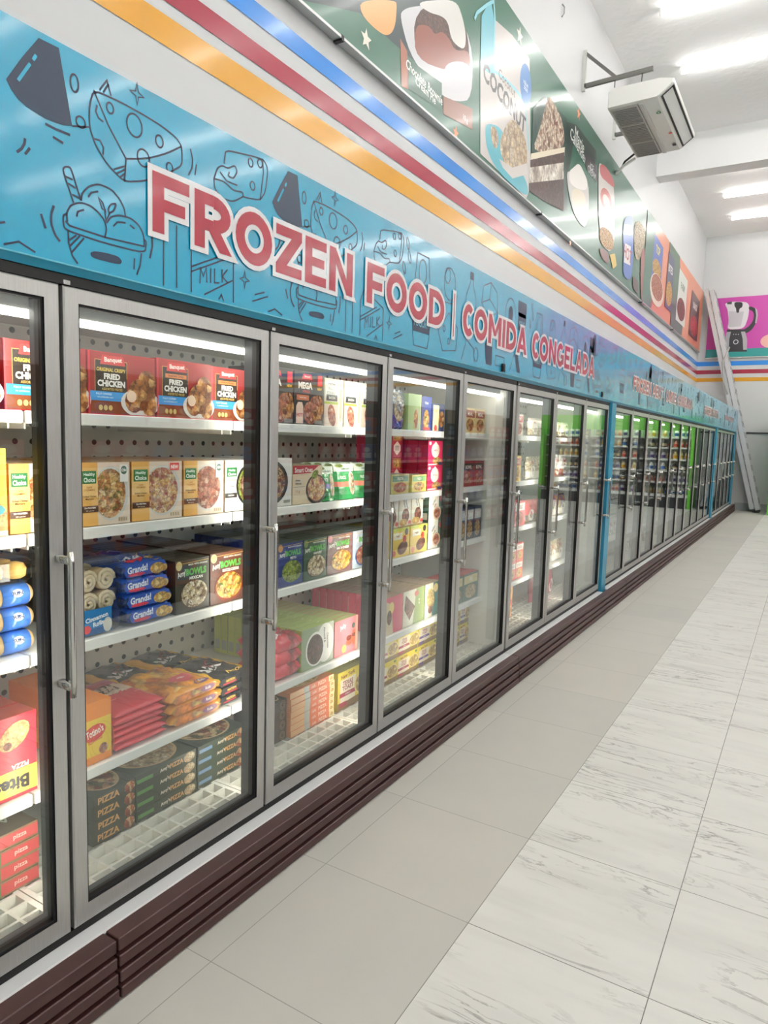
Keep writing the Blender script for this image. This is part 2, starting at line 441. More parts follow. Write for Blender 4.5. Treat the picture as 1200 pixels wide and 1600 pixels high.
# heavy poster capitals built from strokes
def glyph(ch, w):
    s = 0.265; H = 1.0; q = []
    R_ = lambda a, b_, c, d: q.append(('p', [(a, b_), (c, b_), (c, d), (a, d)]))
    Pg = lambda *p: q.append(('p', list(p)))
    A_ = lambda cx, cy, rx, ry, a0, a1: q.append(('a', cx, cy, rx, ry, a0, a1, s))
    if ch == 'F': R_(0, 0, s, 1); R_(0, .79, w, 1); R_(0, .38, w * .88, .59)
    elif ch == 'E': R_(0, 0, s, 1); R_(0, .79, w, 1); R_(0, .4, w * .9, .6); R_(0, 0, w, .21)
    elif ch == 'L': R_(0, 0, s, 1); R_(0, 0, w, .21)
    elif ch == 'T': R_(0, .79, w, 1); R_(w / 2 - s / 2, 0, w / 2 + s / 2, 1)
    elif ch == 'I': R_(0, 0, s, 1)
    elif ch == 'R': R_(0, 0, s, 1); R_(0, .79, w * .5, 1); R_(0, .33, w * .5, .54); A_(w * .5, .665, w * .48, .335, -90, 90); Pg((w * .3, .42), (w * .62, .45), (w * 1.02, 0), (w * .68, 0))
    elif ch == 'O': A_(w / 2, .5, w / 2, .515, 0, 360)
    elif ch == 'C': A_(w / 2, .5, w / 2, .515, 48, 312)
    elif ch == 'G': A_(w / 2, .5, w / 2, .515, 48, 325); R_(w * .55, .36, w, .54); R_(w - s, .12, w, .54)
    elif ch == 'D': R_(0, 0, s, 1); R_(0, .79, w * .42, 1); R_(0, 0, w * .42, .21); A_(w * .42, .5, w * .58, .5, -90, 90)
    elif ch == 'Z': R_(0, .79, w, 1); R_(0, 0, w, .21); Pg((0, .2), (s * 1.35, .2), (w, .8), (w - s * 1.35, .8))
    elif ch == 'N': R_(0, 0, s, 1); R_(w - s, 0, w, 1); Pg((0, 1), (s * .95, 1), (w, 0), (w - s * .95, 0))
    elif ch == 'M': R_(0, 0, s, 1); R_(w - s, 0, w, 1); Pg((0, 1), (s * .95, 1), (w / 2 + s * .4, .3), (w / 2 - s * .4, .3)); Pg((w - s * .95, 1), (w, 1), (w / 2 + s * .4, .3), (w / 2 - s * .4, .3))
    elif ch == 'A': Pg((0, 0), (s * 1.02, 0), (w / 2 + s * .55, 1), (w / 2 - s * .55, 1)); Pg((w - s * 1.02, 0), (w, 0), (w / 2 + s * .55, 1), (w / 2 - s * .55, 1)); R_(w * .2, .17, w * .8, .35)
    elif ch == 'U': R_(0, .4, s, 1); R_(w - s, .4, w, 1); A_(w / 2, .42, w / 2, .43, 180, 360)
    elif ch == 'S': A_(w / 2, .735, w * .47, .27, 30, 270); A_(w / 2, .265, w * .47, .27, -150, 90)
    elif ch == '|': R_(0, -.17, .055, 1.15)
    return q
GW = dict(F=.86, R=.98, O=1.12, Z=.9, E=.82, N=1.0, D=1.04, C=.9, M=1.2, I=.265, A=1.08, G=1.05, L=.78, T=.86, U=.98, S=.84)
GW['|'] = .055; GW[' '] = .42
def big_text(fc, st, u0, u1, v0, v1, red, white, o):
    adv = []; x = 0
    for c in st:
        adv.append((c, x)); x += GW[c] + (.02 if c == 'C' else .13)
    tot = x - .13; kx = (u1 - u0) / tot; ky = (v1 - v0)
    def offs(poly, d):
        pts = [(u0 + a * kx, v0 + b_ * ky) for a, b_ in poly]
        if d == 0: return pts
        ar = sum(pts[i - 1][0] * pts[i][1] - pts[i][0] * pts[i - 1][1] for i in range(len(pts)))
        if ar < 0: pts.reverse()
        out = []
        for i in range(len(pts)):
            a, b_, c = Vector(pts[i - 1]), Vector(pts[i]), Vector(pts[(i + 1) % len(pts)])
            e1 = (b_ - a).normalized(); e2 = (c - b_).normalized(); n1 = Vector((e1.y, -e1.x)); n2 = Vector((e2.y, -e2.x))
            mm = n1 + n2; mm.normalize(); k = min(2.2, 1 / max(.3, mm.dot(n1)))
            out.append(tuple(b_ + mm * d * k))
        return out
    for mat, d in ((white, o), (red, 0)):
        fc.layer += 3
        L0 = fc.layer
        for c, ax in adv:
            if c == ' ': continue
            for gi, g in enumerate(glyph(c, GW[c])):
                L0 = fc.layer + gi * .35 + (adv.index((c, ax)) % 2) * .17
                if g[0] == 'p':
                    pts = offs([(ax + a, b_) for a, b_ in g[1]], d)
                    fc.mb.face([fc.fn(a, b_, L0 * fc.step) for a, b_ in pts], mat)
                else:
                    _, cx, cy, rx, ry, a0, a1, s = g
                    n = max(6, int((a1 - a0) / 15)); cap = 0 if a1 - a0 >= 360 else d / (min(rx * kx, ry * ky)) * 57
                    for i in range(n):
                        q = []
                        for t, w_ in ((i, 0), (i + 1, 0), (i + 1, 1), (i, 1)):
                            th = math.radians((a0 - cap) + (a1 - a0 + 2 * cap) * t / n)
                            RX = rx * kx + d if w_ == 0 else rx * kx - s * kx - d
                            RY = ry * ky + d if w_ == 0 else ry * ky - s * .9 * ky - d
                            q.append(fc.fn(u0 + (ax + cx) * kx + RX * math.cos(th), v0 + cy * ky + RY * math.sin(th), L0 * fc.step))
                        fc.mb.face(q, mat)


# ================================================================== THE ROOM
def slab(name, x0, x1, y0, y1, z0, z1, mat):
    mb = MB(); mb.box(x0, x1, y0, y1, z0, z1, mat); return struct(mb.build(name))
XR, YB = 14.5, -4.5
fb = MB(); fb.box(WX - .2, -0.904, YB, EY + .2, -.1, 0, GREYT); fb.box(-0.904, XR, YB, EY + .2, -.1, 0, MARBLE)
struct(fb.build('floor'))
slab('ceiling', WX - .2, XR + .2, YB, EY + .2, CZ, CZ + .2, CEIL)
slab('wall_left', WX - .2, WX, YB, EY, 0, CZ, WALL)
slab('wall_back', WX - .2, XR + .2, EY, EY + .2, 0, CZ, WALL)
slab('wall_right', XR, XR + .2, YB, EY, 0, CZ, WALL)
slab('wall_front', WX - .2, XR + .2, YB - .2, YB, 0, CZ, WALL)
slab('baseboard_back', -1.70, XR, EY - .015, EY, 0, .2, P('A2A4A6', .5))
slab('trim_1', WX, XR, 14.42, 14.80, 6.76, CZ, wall_mat('beam_paint', 'E2E3E3', .01, 4))
slab('trim_2', WX, XR, 1.0, 1.38, 6.76, CZ, MATS.get('x') or WALL)

# painted stripes: blue, red and gold, running along the left wall and round the corner
STRIPE = dict(blue=('2B86DC', 4.045, 4.16, 3.945, 4.065), red=('A0203C', 3.825, 3.94, 3.725, 3.835), gold=('D89A20', 3.615, 3.76, 3.515, 3.62))
k = 3
for nm, (c, a0, a1, b0, b1) in STRIPE.items():
    mb = MB(); mt_ = P(c, .2, 0, .25)
    x = WX + .004
    mb.face([(x, YB + .01, a0), (x, 9, a0 + .0), (x, 9, a1), (x, YB + .01, a1)], mt_)
    mb.face([(x, 9, a0), (x, EY - .004, b0), (x, EY - .004, b1), (x, 9, a1)], mt_)
    struct(mb.build('trim_%d' % k), nm + ' glossy stripe along the left wall'); k += 1
    mb = MB(); y = EY - .004
    mb.face([(WX + .004, y, b0), (XR - .01, y, b0), (XR - .01, y, b1), (WX + .004, y, b1)], mt_)
    struct(mb.build('trim_%d' % k), nm + ' glossy stripe along the end wall'); k += 1
mb = MB(); mb.box(-1.55, XR - .1, EY - .03, EY, 2.10, 2.14, P('2A2B2E', .5))
struct(mb.build('trim_9'), 'dark ledge line across the end wall')

# ================================================================== CEILING TUBES
order = ['nearest', 'second', 'third', 'fourth', 'fifth', 'sixth', 'seventh', 'eighth', 'ninth', 'tenth', 'eleventh', 'twelfth', 'thirteenth', 'fourteenth']
def make_tube():
    t = empty('tube_light', '', 'light')
    mb = MB(); mb.box(0, 3.6, -.02, .02, .05, .08, P('F0F0F0', .4)); mb.box(0, .03, -.035, .035, -.01, .06, P('F0F0F0', .4)); mb.box(3.57, 3.6, -.035, .035, -.01, .06, P('F0F0F0', .4))
    mb.build('housing', t)
    mb = MB(); mb.tube([(.03, 0, .015), (3.57, 0, .015)], .034, TUBE, 10); mb.build('tube', t, smooth=True)
    return t
tube0 = make_tube(); first = True
ys = [-3.0, -.6, 1.9, 4.3, 6.2, 8.1, 10.27, 11.93, 16.44, 18.08, 19.86]
for j, xx in enumerate((-2.17, 1.9, 5.97, 10.04)):
    for i, y in enumerate(ys):
        side = ('poster wall row', 'second row from the posters', 'third row from the posters', 'row farthest from the posters')[j]
        where = ['behind the camera', 'almost overhead', 'third from the front', 'fourth from the front', 'fifth from the front', 'sixth from the front', 'at the top edge of the photo', 'right behind the air conditioner', 'first beyond the beam', 'second beyond the beam', 'last before the end wall'][i]
        lab = 'glowing ceiling tube, %s, %s' % (where, side)
        if first: o = tube0; o.location = (xx, y, CZ - .085); o['label'] = lab; first = False
        else: o = copy_thing(tube0, (xx, y, CZ - .085), lab)
        o['group'] = 'ceiling tube lights'

# ================================================================== AIR CONDITIONER
ac = empty('air_conditioner', 'white ceiling-hung air conditioner with a ribbed underside grille, high on the left wall', 'air conditioner', (-2.2, 10.36, 5.98))
acw = P('E4E4E0', .35); grey = P('B9B8B4', .5)
AY0, AY1 = -.85, .95
prof = [(-.38, 0), (.22, .015), (.25, .03), (.41, .15), (.41, .2), (.25, .235), (-.34, .235), (-.38, .2)]
mb = MB(); rings = []
for y, k2 in ((AY0, .96), (AY0 + .02, 1), (AY1 - .02, 1), (AY1, .96)):
    rings.append([(x * k2, y, .12 + (z - .12) * k2) for x, z in prof])
mb.loft(rings, acw, True); mb.build('housing', ac)
mb = MB(); mb.box(-.36, -.02, AY0 + .07, AY1 - .07, -.012, .01, grey)
for i in range(34):
    y = AY0 + .1 + i * .0485; mb.box(-.34, -.04, y, y + .014, -.02, -.008, P('8F8E8B', .6))
for q in (.33, .67):
    y = AY0 + (AY1 - AY0) * q; mb.box(-.36, -.02, y - .012, y + .012, -.024, -.008, grey)
mb.build('intake_grille', ac)
mb = MB(); mb.box(0, .05, AY0 + .05, AY1 - .05, -.014, .012, P('D0CFCB', .5)); mb.build('grille_rail', ac)
mb = MB()
q_ = lambda t, y, o=.003: (.258 + .144 * t + o * .6, y, .035 + .108 * t - o)
mb.face([q_(0, AY0 + .05), q_(0, AY1 - .05), q_(1, AY1 - .05), q_(1, AY0 + .05)], P('D8DADA', .3))
for a, b_ in ((.0, .14), (.86, 1.0)): mb.face([q_(a, AY0 + .05, .005), q_(a, AY1 - .05, .005), q_(b_, AY1 - .05, .005), q_(b_, AY0 + .05, .005)], BLACK)
for y in (AY0 + .05, AY1 - .075): mb.face([q_(0, y, .006), q_(0, y + .025, .006), q_(1, y + .025, .006), q_(1, y, .006)], BLACK)
mb.build('air_outlet', ac)
mb = MB(); fc = Face(mb, lambda u, v, l: (v, AY0 + u, .004 + v * .045 - .012 - l))
fc.ell(.42, .17, .035, .03, '2A8A5A'); fc.ell(.42, .17, .02, .012, 'E4E4E0')
mb.build('sticker', ac)['label'] = 'green round sticker'
mb = MB(); fc = Face(mb, lambda u, v, l: (v, AY0 + u, .004 + v * .045 - .012 - l)); fc.ell(1.12, .2, .025, .025, 'D03A3A'); mb.build('sticker', ac)['label'] = 'red round sticker'
mb = MB(); fc = Face(mb, lambda u, v, l: (v, AY0 + u, .004 + v * .045 - .012 - l)); fc.rect(1.5, .16, 1.58, .21, '1A1A1C'); mb.build('display_window', ac)
def bracket(y, label):
    b_ = empty('wall_bracket', label, 'bracket', (WX, y, 6.25), 'air conditioner brackets')
    st = P('6E6E6A', .5, .4)
    mb = MB(); mb.box(0, .045, -.02, .02, 0, .5, P('C9C9C5', .5)); mb.build('wall_plate', b_)
    mb = MB(); mb.bar((.03, 0, .06), (.88, 0, .085), .04, .05, st); mb.build('arm', b_)
    mb = MB(); mb.bar((.03, 0, .46), (.42, 0, .09), .035, .035, st); mb.build('brace', b_)
    for x in (.42, .75):
        mb = MB(); mb.tube([(x, 0, .08), (x, 0, -.04)], .006, RUBBER, 6); mb.build('threaded_rod', b_)
bracket(9.50, 'grey steel wall bracket holding the near end of the air conditioner')
bracket(11.15, 'grey steel wall bracket holding the far end of the air conditioner')
mb = MB()
mb.tube([(WX + .02, 11.22, 5.75), (WX + .1, 11.22, 5.8), (-2.75, 11.24, 5.88), (-2.58, 11.22, 5.95)], .022, P('D8D8D4', .5), 8)
mb.tube([(WX + .02, 11.3, 5.78), (WX + .12, 11.3, 5.86), (-2.75, 11.28, 5.95), (-2.58, 11.26, 6.05)], .016, RUBBER, 8)
tag(mb.build('refrigerant_pipe', smooth=True), 'pair of insulated pipes running from the wall to the air conditioner', 'pipe')

# ================================================================== WALL POSTERS
GLO = lambda c: P(c, .3, 0, .12)
pw = empty('food_poster', 'long green and orange printed food poster with desserts and packets high on the left wall', 'poster', (WX + .05, 9, 4.3))
PX0 = WX + .06
PZ0, PZ1 = 4.32, 5.93
mb = MB()
for a, b_, c in ((-1.5, 13.6, GLO('2F6552')), (13.6, 21.35, GLO('D98562'))):
    mb.face([(PX0, a, PZ0), (PX0, b_, PZ0), (PX0, b_, PZ1), (PX0, a, PZ1)], c)
mb.box(WX + .004, PX0 - .002, -1.5, 21.35, PZ0, PZ1, P('D0D0CC', .5))
def wallface(mb): return Face(mb, lambda y, z, l: (PX0 + .001 + l, y, z), step=.00012)
fc = wallface(mb)
def QW(pts): return [PX(a, b_, PX0) for a, b_ in pts]
def pp(pts, c): fc.poly(QW(pts), MATS[c] if c in MATS else GLO(c))
def ps(pts, c, it=2):
    q = QW(pts)
    for _ in range(it):
        o = []
        for i in range(len(q)):
            a, b_ = q[i], q[(i + 1) % len(q)]
            o += [(a[0] * .75 + b_[0] * .25, a[1] * .75 + b_[1] * .25), (a[0] * .25 + b_[0] * .75, a[1] * .25 + b_[1] * .75)]
        q = o
    fc.poly(q, MATS[c] if c in MATS else GLO(c))
def pl(pts, w, c): fc.line(QW(pts), w, GLO(c))
def ptxt(s, px, py, h, c, bold=0, maxw=None, rot=0, cond=1):
    y, z = PX(px, py, PX0); fc.text(s, y, z, h, GLO(c), bold, maxw, rot, cond)
def star(px, py, r, c):
    y, z = PX(px, py, PX0)
    fc.poly([(y + r * (1 if i % 2 == 0 else .45) * math.cos(math.radians(90 + 36 * i)), z + r * (1 if i % 2 == 0 else .45) * math.sin(math.radians(90 + 36 * i))) for i in range(10)], GLO(c))
# first panel: darker shade beyond the band, peach shape, plate of brownie pie
pp([(470, 0), (562, 20), (640, 90), (735, 145), (735, 60), (690, 0)], '263A3C')
ps([(562, 0), (564, 22), (585, 45), (605, 58), (617, 45), (620, 10), (618, 0)], 'E8A868')
star(572, 61, .07, 'EDE6D8'); star(812, 56, .09, 'EDE6D8'); star(712, 208, .06, 'E8895A'); star(904, 178, .08, 'E8895A'); star(891, 380, .05, 'E8895A')
pp([(625, 60), (636, 80), (638, 140), (627, 135)], 'A06048')
ps([(624, 25), (630, 15), (645, 10), (700, 5), (738, 60), (738, 155), (715, 160), (690, 150), (665, 120), (640, 85)], 'D2D2D6')
ps([(646, 15), (700, 0), (730, 40), (735, 120), (716, 110), (690, 108), (648, 88)], 'brownie')
ps([(648, 42), (660, 38), (672, 42), (679, 55), (690, 48), (703, 62), (710, 80), (733, 78), (735, 108), (700, 112), (648, 92)], '8E4E40')
ps([(650, 5), (675, 0), (712, 0), (722, 25), (728, 55), (726, 78), (714, 72), (704, 60), (700, 35), (690, 25), (670, 20)], 'E0DEDA')
ps([(700, 95), (735, 98), (738, 140), (715, 148), (690, 140), (676, 122), (690, 118)], 'CFCFD4')
pp([(637, 92), (690, 130), (690, 174), (637, 138)], '2A5A4A')
ptxt('Chocolate Brownie', 664, 130, .07, 'F0F0EC', .5, .62, -3); ptxt('Cream Pie', 665, 142, .06, 'F0F0EC', .5, .4, -3)
pp([(692, 150), (738, 170), (738, 203), (692, 178)], '8A5A4A')
ptxt('10 g', 727, 187, .06, 'E8DCD0', .3)
# coconut box
pp([(750, 95), (752, 25), (766, 0), (772, 30), (800, 55), (827, 92), (829, 290), (822, 310), (750, 240)], 'CFC9C6')
pp([(750, 95), (752, 25), (766, 0), (772, 30), (773, 120), (760, 112)], '6FB8C8')
pl([(741, 30), (745, 20), (760, 8), (771, 2), (773, 30), (771, 110), (790, 125), (805, 140), (820, 160), (826, 235)], .03, '8FD0DC')
ptxt('Coconut', 792, 130, .09, '7A6A6A', .3, .8, -2)
ptxt('COCONUT', 790, 156, .17, '4A4448', 1.0, 1.15, -4); ptxt('layer cake', 792, 170, .06, '6A6468', .2, .4, -4)
y, z = PX(821, 133, PX0); fc.ell(y, z, .17, .2, GLO('3A78B8'), 24); ptxt('value', 821, 130, .05, 'DCE8F4', .3, .2); ptxt('size', 821, 138, .05, 'DCE8F4', .3, .16)
ps([(757, 200), (762, 192), (785, 200), (800, 250), (822, 280), (826, 310), (800, 290), (775, 265), (760, 235)], '58B0C0')
ps([(765, 195), (775, 200), (779, 220), (775, 235), (768, 225)], 'cake')
ps([(779, 222), (790, 195), (802, 184), (822, 215), (824, 270), (800, 277), (784, 250)], 'cake')
pp([(779, 248), (800, 262), (822, 255), (824, 272), (800, 279), (785, 262)], 'D8D0CC')
# brownie layered slice
pp([(832, 170), (850, 150), (885, 185), (886, 330), (828, 300)], '24443E')
ps([(829, 240), (842, 205), (850, 172), (856, 150), (862, 155), (870, 170), (880, 195), (882, 235)], 'sprinkle')
pp([(829, 240), (882, 230), (881, 244), (828, 256)], 'EADFC8')
pp([(828, 250), (881, 238), (880, 256), (828, 266)], 'choclayer')
pp([(827, 262), (880, 254), (880, 288), (826, 290)], 'cream')
pp([(826, 286), (880, 280), (880, 330), (850, 315), (826, 298)], 'choclayer')
# dessert cup and script lettering
pp([(884, 190), (900, 195), (930, 235), (932, 250), (905, 240), (895, 225), (884, 300)], '1E332F')
ptxt("Marie", 905, 219, .14, 'E8ECE8', .3, .6, -8); ptxt("Callender's", 905, 232, .14, 'E8ECE8', .3, .9, -8)
pp([(913, 240), (928, 250), (934, 268), (932, 285), (915, 262)], '3A3038'); ptxt('ICE', 924, 262, .09, 'D8DCE0', .2); ptxt('CREAM', 924, 270, .09, 'D8DCE0', .2, .4)
ps([(884, 275), (888, 265), (918, 278), (920, 320), (916, 357), (905, 350), (892, 325)], 'D6D2CE')
ps([(888, 268), (895, 262), (904, 254), (912, 270), (918, 285), (915, 300), (890, 290)], 'F6F0EC')
ps([(892, 292), (914, 300), (914, 330), (902, 335), (893, 318)], 'E8DCC8')
# packets further along the wall
ps([(934, 260), (937, 253), (950, 270), (960, 290), (960, 400), (935, 380)], 'DCD4D0')
ps([(936, 256), (945, 258), (958, 280), (960, 295), (948, 285), (937, 275)], 'C04048')
y, z = PX(947, 315, PX0); fc.ell(y, z, .35, .16, GLO('C86A68'), 18); fc.ell(y, z, .22, .08, GLO('F0E0D8'), 14)
ps([(936, 350), (958, 365), (958, 395), (936, 382)], 'pasta')
ps([(935, 385), (952, 395), (950, 415), (938, 402)], '6A4038'); pp([(952, 398), (960, 396), (963, 415), (957, 420)], 'D8B858')
ps([(972, 345), (984, 335), (990, 345), (988, 420), (984, 440), (972, 430), (974, 400)], '3C66B4')
pp([(976, 380), (985, 385), (984, 415), (974, 410)], 'E4E0E0'); ptxt('HOT', 980, 397, .2, 'A02030', .6)
pp([(975, 350), (985, 352), (985, 368), (976, 366)], 'D0D4DC')
ps([(990, 340), (1008, 355), (1008, 375), (998, 410), (990, 400)], 'rice')
ps([(1000, 395), (1005, 385), (1012, 400), (1012, 470), (1006, 480), (1000, 470)], '8A4A40')
ps([(1012, 398), (1018, 400), (1022, 430), (1018, 485), (1012, 480)], 'A85A50')
pp([(988, 430), (996, 440), (996, 460), (988, 450)], '4A2C2A')
# green and dark bands within the orange end
def zband(y0, y1, z0, z1, c): fc.poly([(y0, z0), (y1, z0), (y1, z1), (y0, z1)], GLO(c))
zband(13.6, 14.4, PZ0, PZ1, '2F6552'); zband(16.6, 18.2, PZ0, PZ0 + .5, '35594C')
fc.poly([(15.9, PZ1), (17.2, PZ1), (17.9, PZ0 + .5), (16.6, PZ0 + .5)], GLO('3E6048'))
def pack(y0, y1, z0, z1, c, lab, foodm, lc='F0ECE4'):
    fc.poly([(y0, z0), (y1, z0), (y1, z1 - .05), (y0 + .1, z1)], GLO(c))
    fc.ell((y0 + y1) / 2, z0 + (z1 - z0) * .28, (y1 - y0) * .44, (z1 - z0) * .22, MATS[foodm])
    fc.text(lab, (y0 + y1) / 2, z0 + (z1 - z0) * .72, .16, GLO(lc), .6, (y1 - y0) * .8)
pack(14.25, 15.25, 4.9, 5.7, '3C5CB0', 'TOP', 'cheesy', 'F0D840')
fc.ell(14.9, 4.75, .7, .3, GLO('E8D8C8')); fc.ell(14.9, 4.8, .6, .24, MATS['stew'])
pack(15.8, 16.6, 4.6, 5.75, '3A3A64', 'BITES', 'cheesy')
pack(17.2, 18.5, 4.55, 5.7, 'D8DCD4', 'FARM', 'meat', '3A6A40')
pack(19.2, 20.7, 4.5, 5.6, '4A1A22', 'SNACK', 'wrapred', 'E8D8D8')
mb.build('printed_panel', pw).matrix_parent_inverse = Matrix.Translation((-(WX + .05), -9, -4.3))
mb = MB(); fr = P('B8BAB8', .35, .6)
mb.box(WX + .004, PX0 + .01, -1.5, 21.37, PZ0 - .018, PZ0, fr); mb.box(WX + .004, PX0 + .01, 21.35, 21.40, PZ0 - .018, PZ1, P('A8BDB4', .4))
for y in (4, 8, 13.6, 17): mb.box(WX + .004, PX0 + .012, y, y + .03, PZ0 - .03, PZ0 + .005, RUBBER)
mb.build('frame', pw).matrix_parent_inverse = Matrix.Translation((-(WX + .05), -9, -4.3))

pe = empty('appliance_poster', 'magenta and teal poster picturing a kitchen blender on the end wall', 'poster', (0, EY, 4.2))
mb = MB(); EYP = EY - .05; mb.box(-2.72, 4, EYP, EY - .004, 4.17, 5.77, GLO('B8389A'))
fc = Face(mb, lambda x, z, l: (x, EYP - .001 - l, z), step=.00012)
def qe(pts, c):
    q = [PE(a, b_, EYP) for a, b_ in pts]
    if len(q) > 6:
        for _ in range(2): q = [(a[0] * (1 - t) + b_[0] * t, a[1] * (1 - t) + b_[1] * t) for a, b_ in zip(q, q[1:] + q[:1]) for t in (.2, .8)]
    fc.poly(q, GLO(c))
fc.rect(-2.72, 4.17, 4, 4.39, GLO('1E8F8C'))
s4 = lambda pts: [(1040 + a / 4, 430 + b_ / 4) for a, b_ in pts]
qe(s4([(370, 180), (385, 172), (415, 165), (525, 168), (518, 260), (490, 335), (385, 340), (395, 290), (388, 215)]), 'D8D6DA')
qe(s4([(395, 225), (490, 228), (470, 320), (392, 325)]), 'BEBCC2')
qe(s4([(430, 168), (482, 168), (480, 200), (462, 208), (458, 235), (442, 235), (440, 205), (430, 195)]), '1C1C20')
qe(s4([(385, 168), (415, 165), (413, 182), (385, 182)]), '3A3A40')
qe(s4([(520, 195), (545, 198), (568, 215), (575, 250), (565, 300), (540, 340), (510, 362), (492, 360), (488, 338), (515, 325), (545, 290), (553, 250), (545, 225), (520, 215)]), '18181C')
qe(s4([(560, 205), (572, 215), (577, 250), (568, 300), (560, 300), (566, 250)]), 'B0AEB4')
qe(s4([(385, 345), (495, 345), (510, 400), (508, 470), (380, 472), (368, 410)]), 'A8A6AC')
qe(s4([(410, 348), (470, 348), (482, 400), (485, 470), (395, 472), (398, 400)]), '202024')
qe(s4([(383, 340), (495, 338), (500, 352), (383, 354)]), '18181C')
qe(s4([(380, 468), (508, 466), (508, 478), (380, 480)]), '18181C')
cx, cz = PE(1040 + 439 / 4, 430 + 417 / 4, EYP); fc.ring(cx, cz, .055, .055, .018, GLO('D8D8DC'), n=20)
for a in (425, 440, 455):
    x, z = PE(1040 + a / 4, 430 + 370 / 4, EYP); fc.ell(x, z, .012, .012, GLO('C8C8CC'), 10)
cx, cz = PE(1198, 533, EYP); fc.ell(cx + .1, cz, .25, .18, GLO('E0A8A0'), 20)
mb.build('printed_panel', pe).matrix_parent_inverse = Matrix.Translation((0, -EY, -4.2))
mb = MB(); mb.box(-2.74, 4.02, EYP - .012, EY - .004, 4.145, 4.17, fr); mb.build('frame', pe).matrix_parent_inverse = Matrix.Translation((0, -EY, -4.2))

mb = MB(); y, z = PX(878, 15, WX); mb.tube([(WX, y, z + .06), (WX + .03, y, z + .02), (WX + .03, y, z - .05), (WX + .005, y, z - .08)], .008, P('9A9C9C', .4, .5), 6)
tag(mb.build('wall_hook', smooth=True), 'small metal hook on the bare white wall above the food poster', 'hook')

# ================================================================== LADDER
lad = empty('extension_ladder', 'long silver aluminium extension ladder leaning on the end of the left wall', 'ladder', (-1.1, 21.2, 0))
alu = P('C4C6C8', .35, .35)
A0 = Vector((-1.14, 0, 0)); A1 = Vector((-2.74, 0, 6.08)); d = (A1 - A0).normalized(); nrm = Vector((d.z, 0, -d.x)).normalized()
def rail_section(off, y0, y1, s0, s1):
    for y in (y0, y1):
        a = A0 + nrm * off + d * s0; b_ = A0 + nrm * off + d * s1
        mb = MB()
        mb.bar((a.x, y, a.z), (b_.x, y, b_.z), .034, .112, alu)
        L_ = (b_ - a).length; nn = int(L_ / .3)
        for i in range(nn):
            c = a + d * (.15 + i * .3) + nrm * .0585
            e = c + d * .16
            mb.bar((c.x, y, c.z), (e.x, y, e.z), .012, .008, P('2E3032', .5))
        o = mb.build('rail', lad); o.matrix_parent_inverse = Matrix.Translation((1.1, -21.2, 0))
    L_ = s1 - s0
    for i in range(int(L_ / .3)):
        c = A0 + nrm * off + d * (s0 + .15 + i * .3); mb = MB(); mb.tube([(c.x, y0, c.z), (c.x, y1, c.z)], .015, alu, 8)
        o = mb.build('rung', lad); o.matrix_parent_inverse = Matrix.Translation((1.1, -21.2, 0))
rail_section(0.069, 21.06, 21.44, .06, 6.1)
rail_section(-.067, 21.11, 21.39, .10, 6.18)
for y in (21.06, 21.44):
    mb = MB(); c = A0 + nrm * .02; mb.bevbox(c.x - .08, c.x + .08, y - .03, y + .03, .0, .05, RUBBER)
    mb.build('rubber_foot', lad).matrix_parent_inverse = Matrix.Translation((1.1, -21.2, 0))
mb = MB(); c = A0 + d * 3.6
mb.tube([(c.x - .02, 21.04, c.z + .9), (c.x - .16, 21.03, c.z + .5), (c.x - .10, 21.03, c.z), (c.x + .02, 21.04, c.z - .35)], .02, P('B0B0AC', .5), 6)
mb.build('hoist_rope', lad, smooth=True).matrix_parent_inverse = Matrix.Translation((1.1, -21.2, 0))

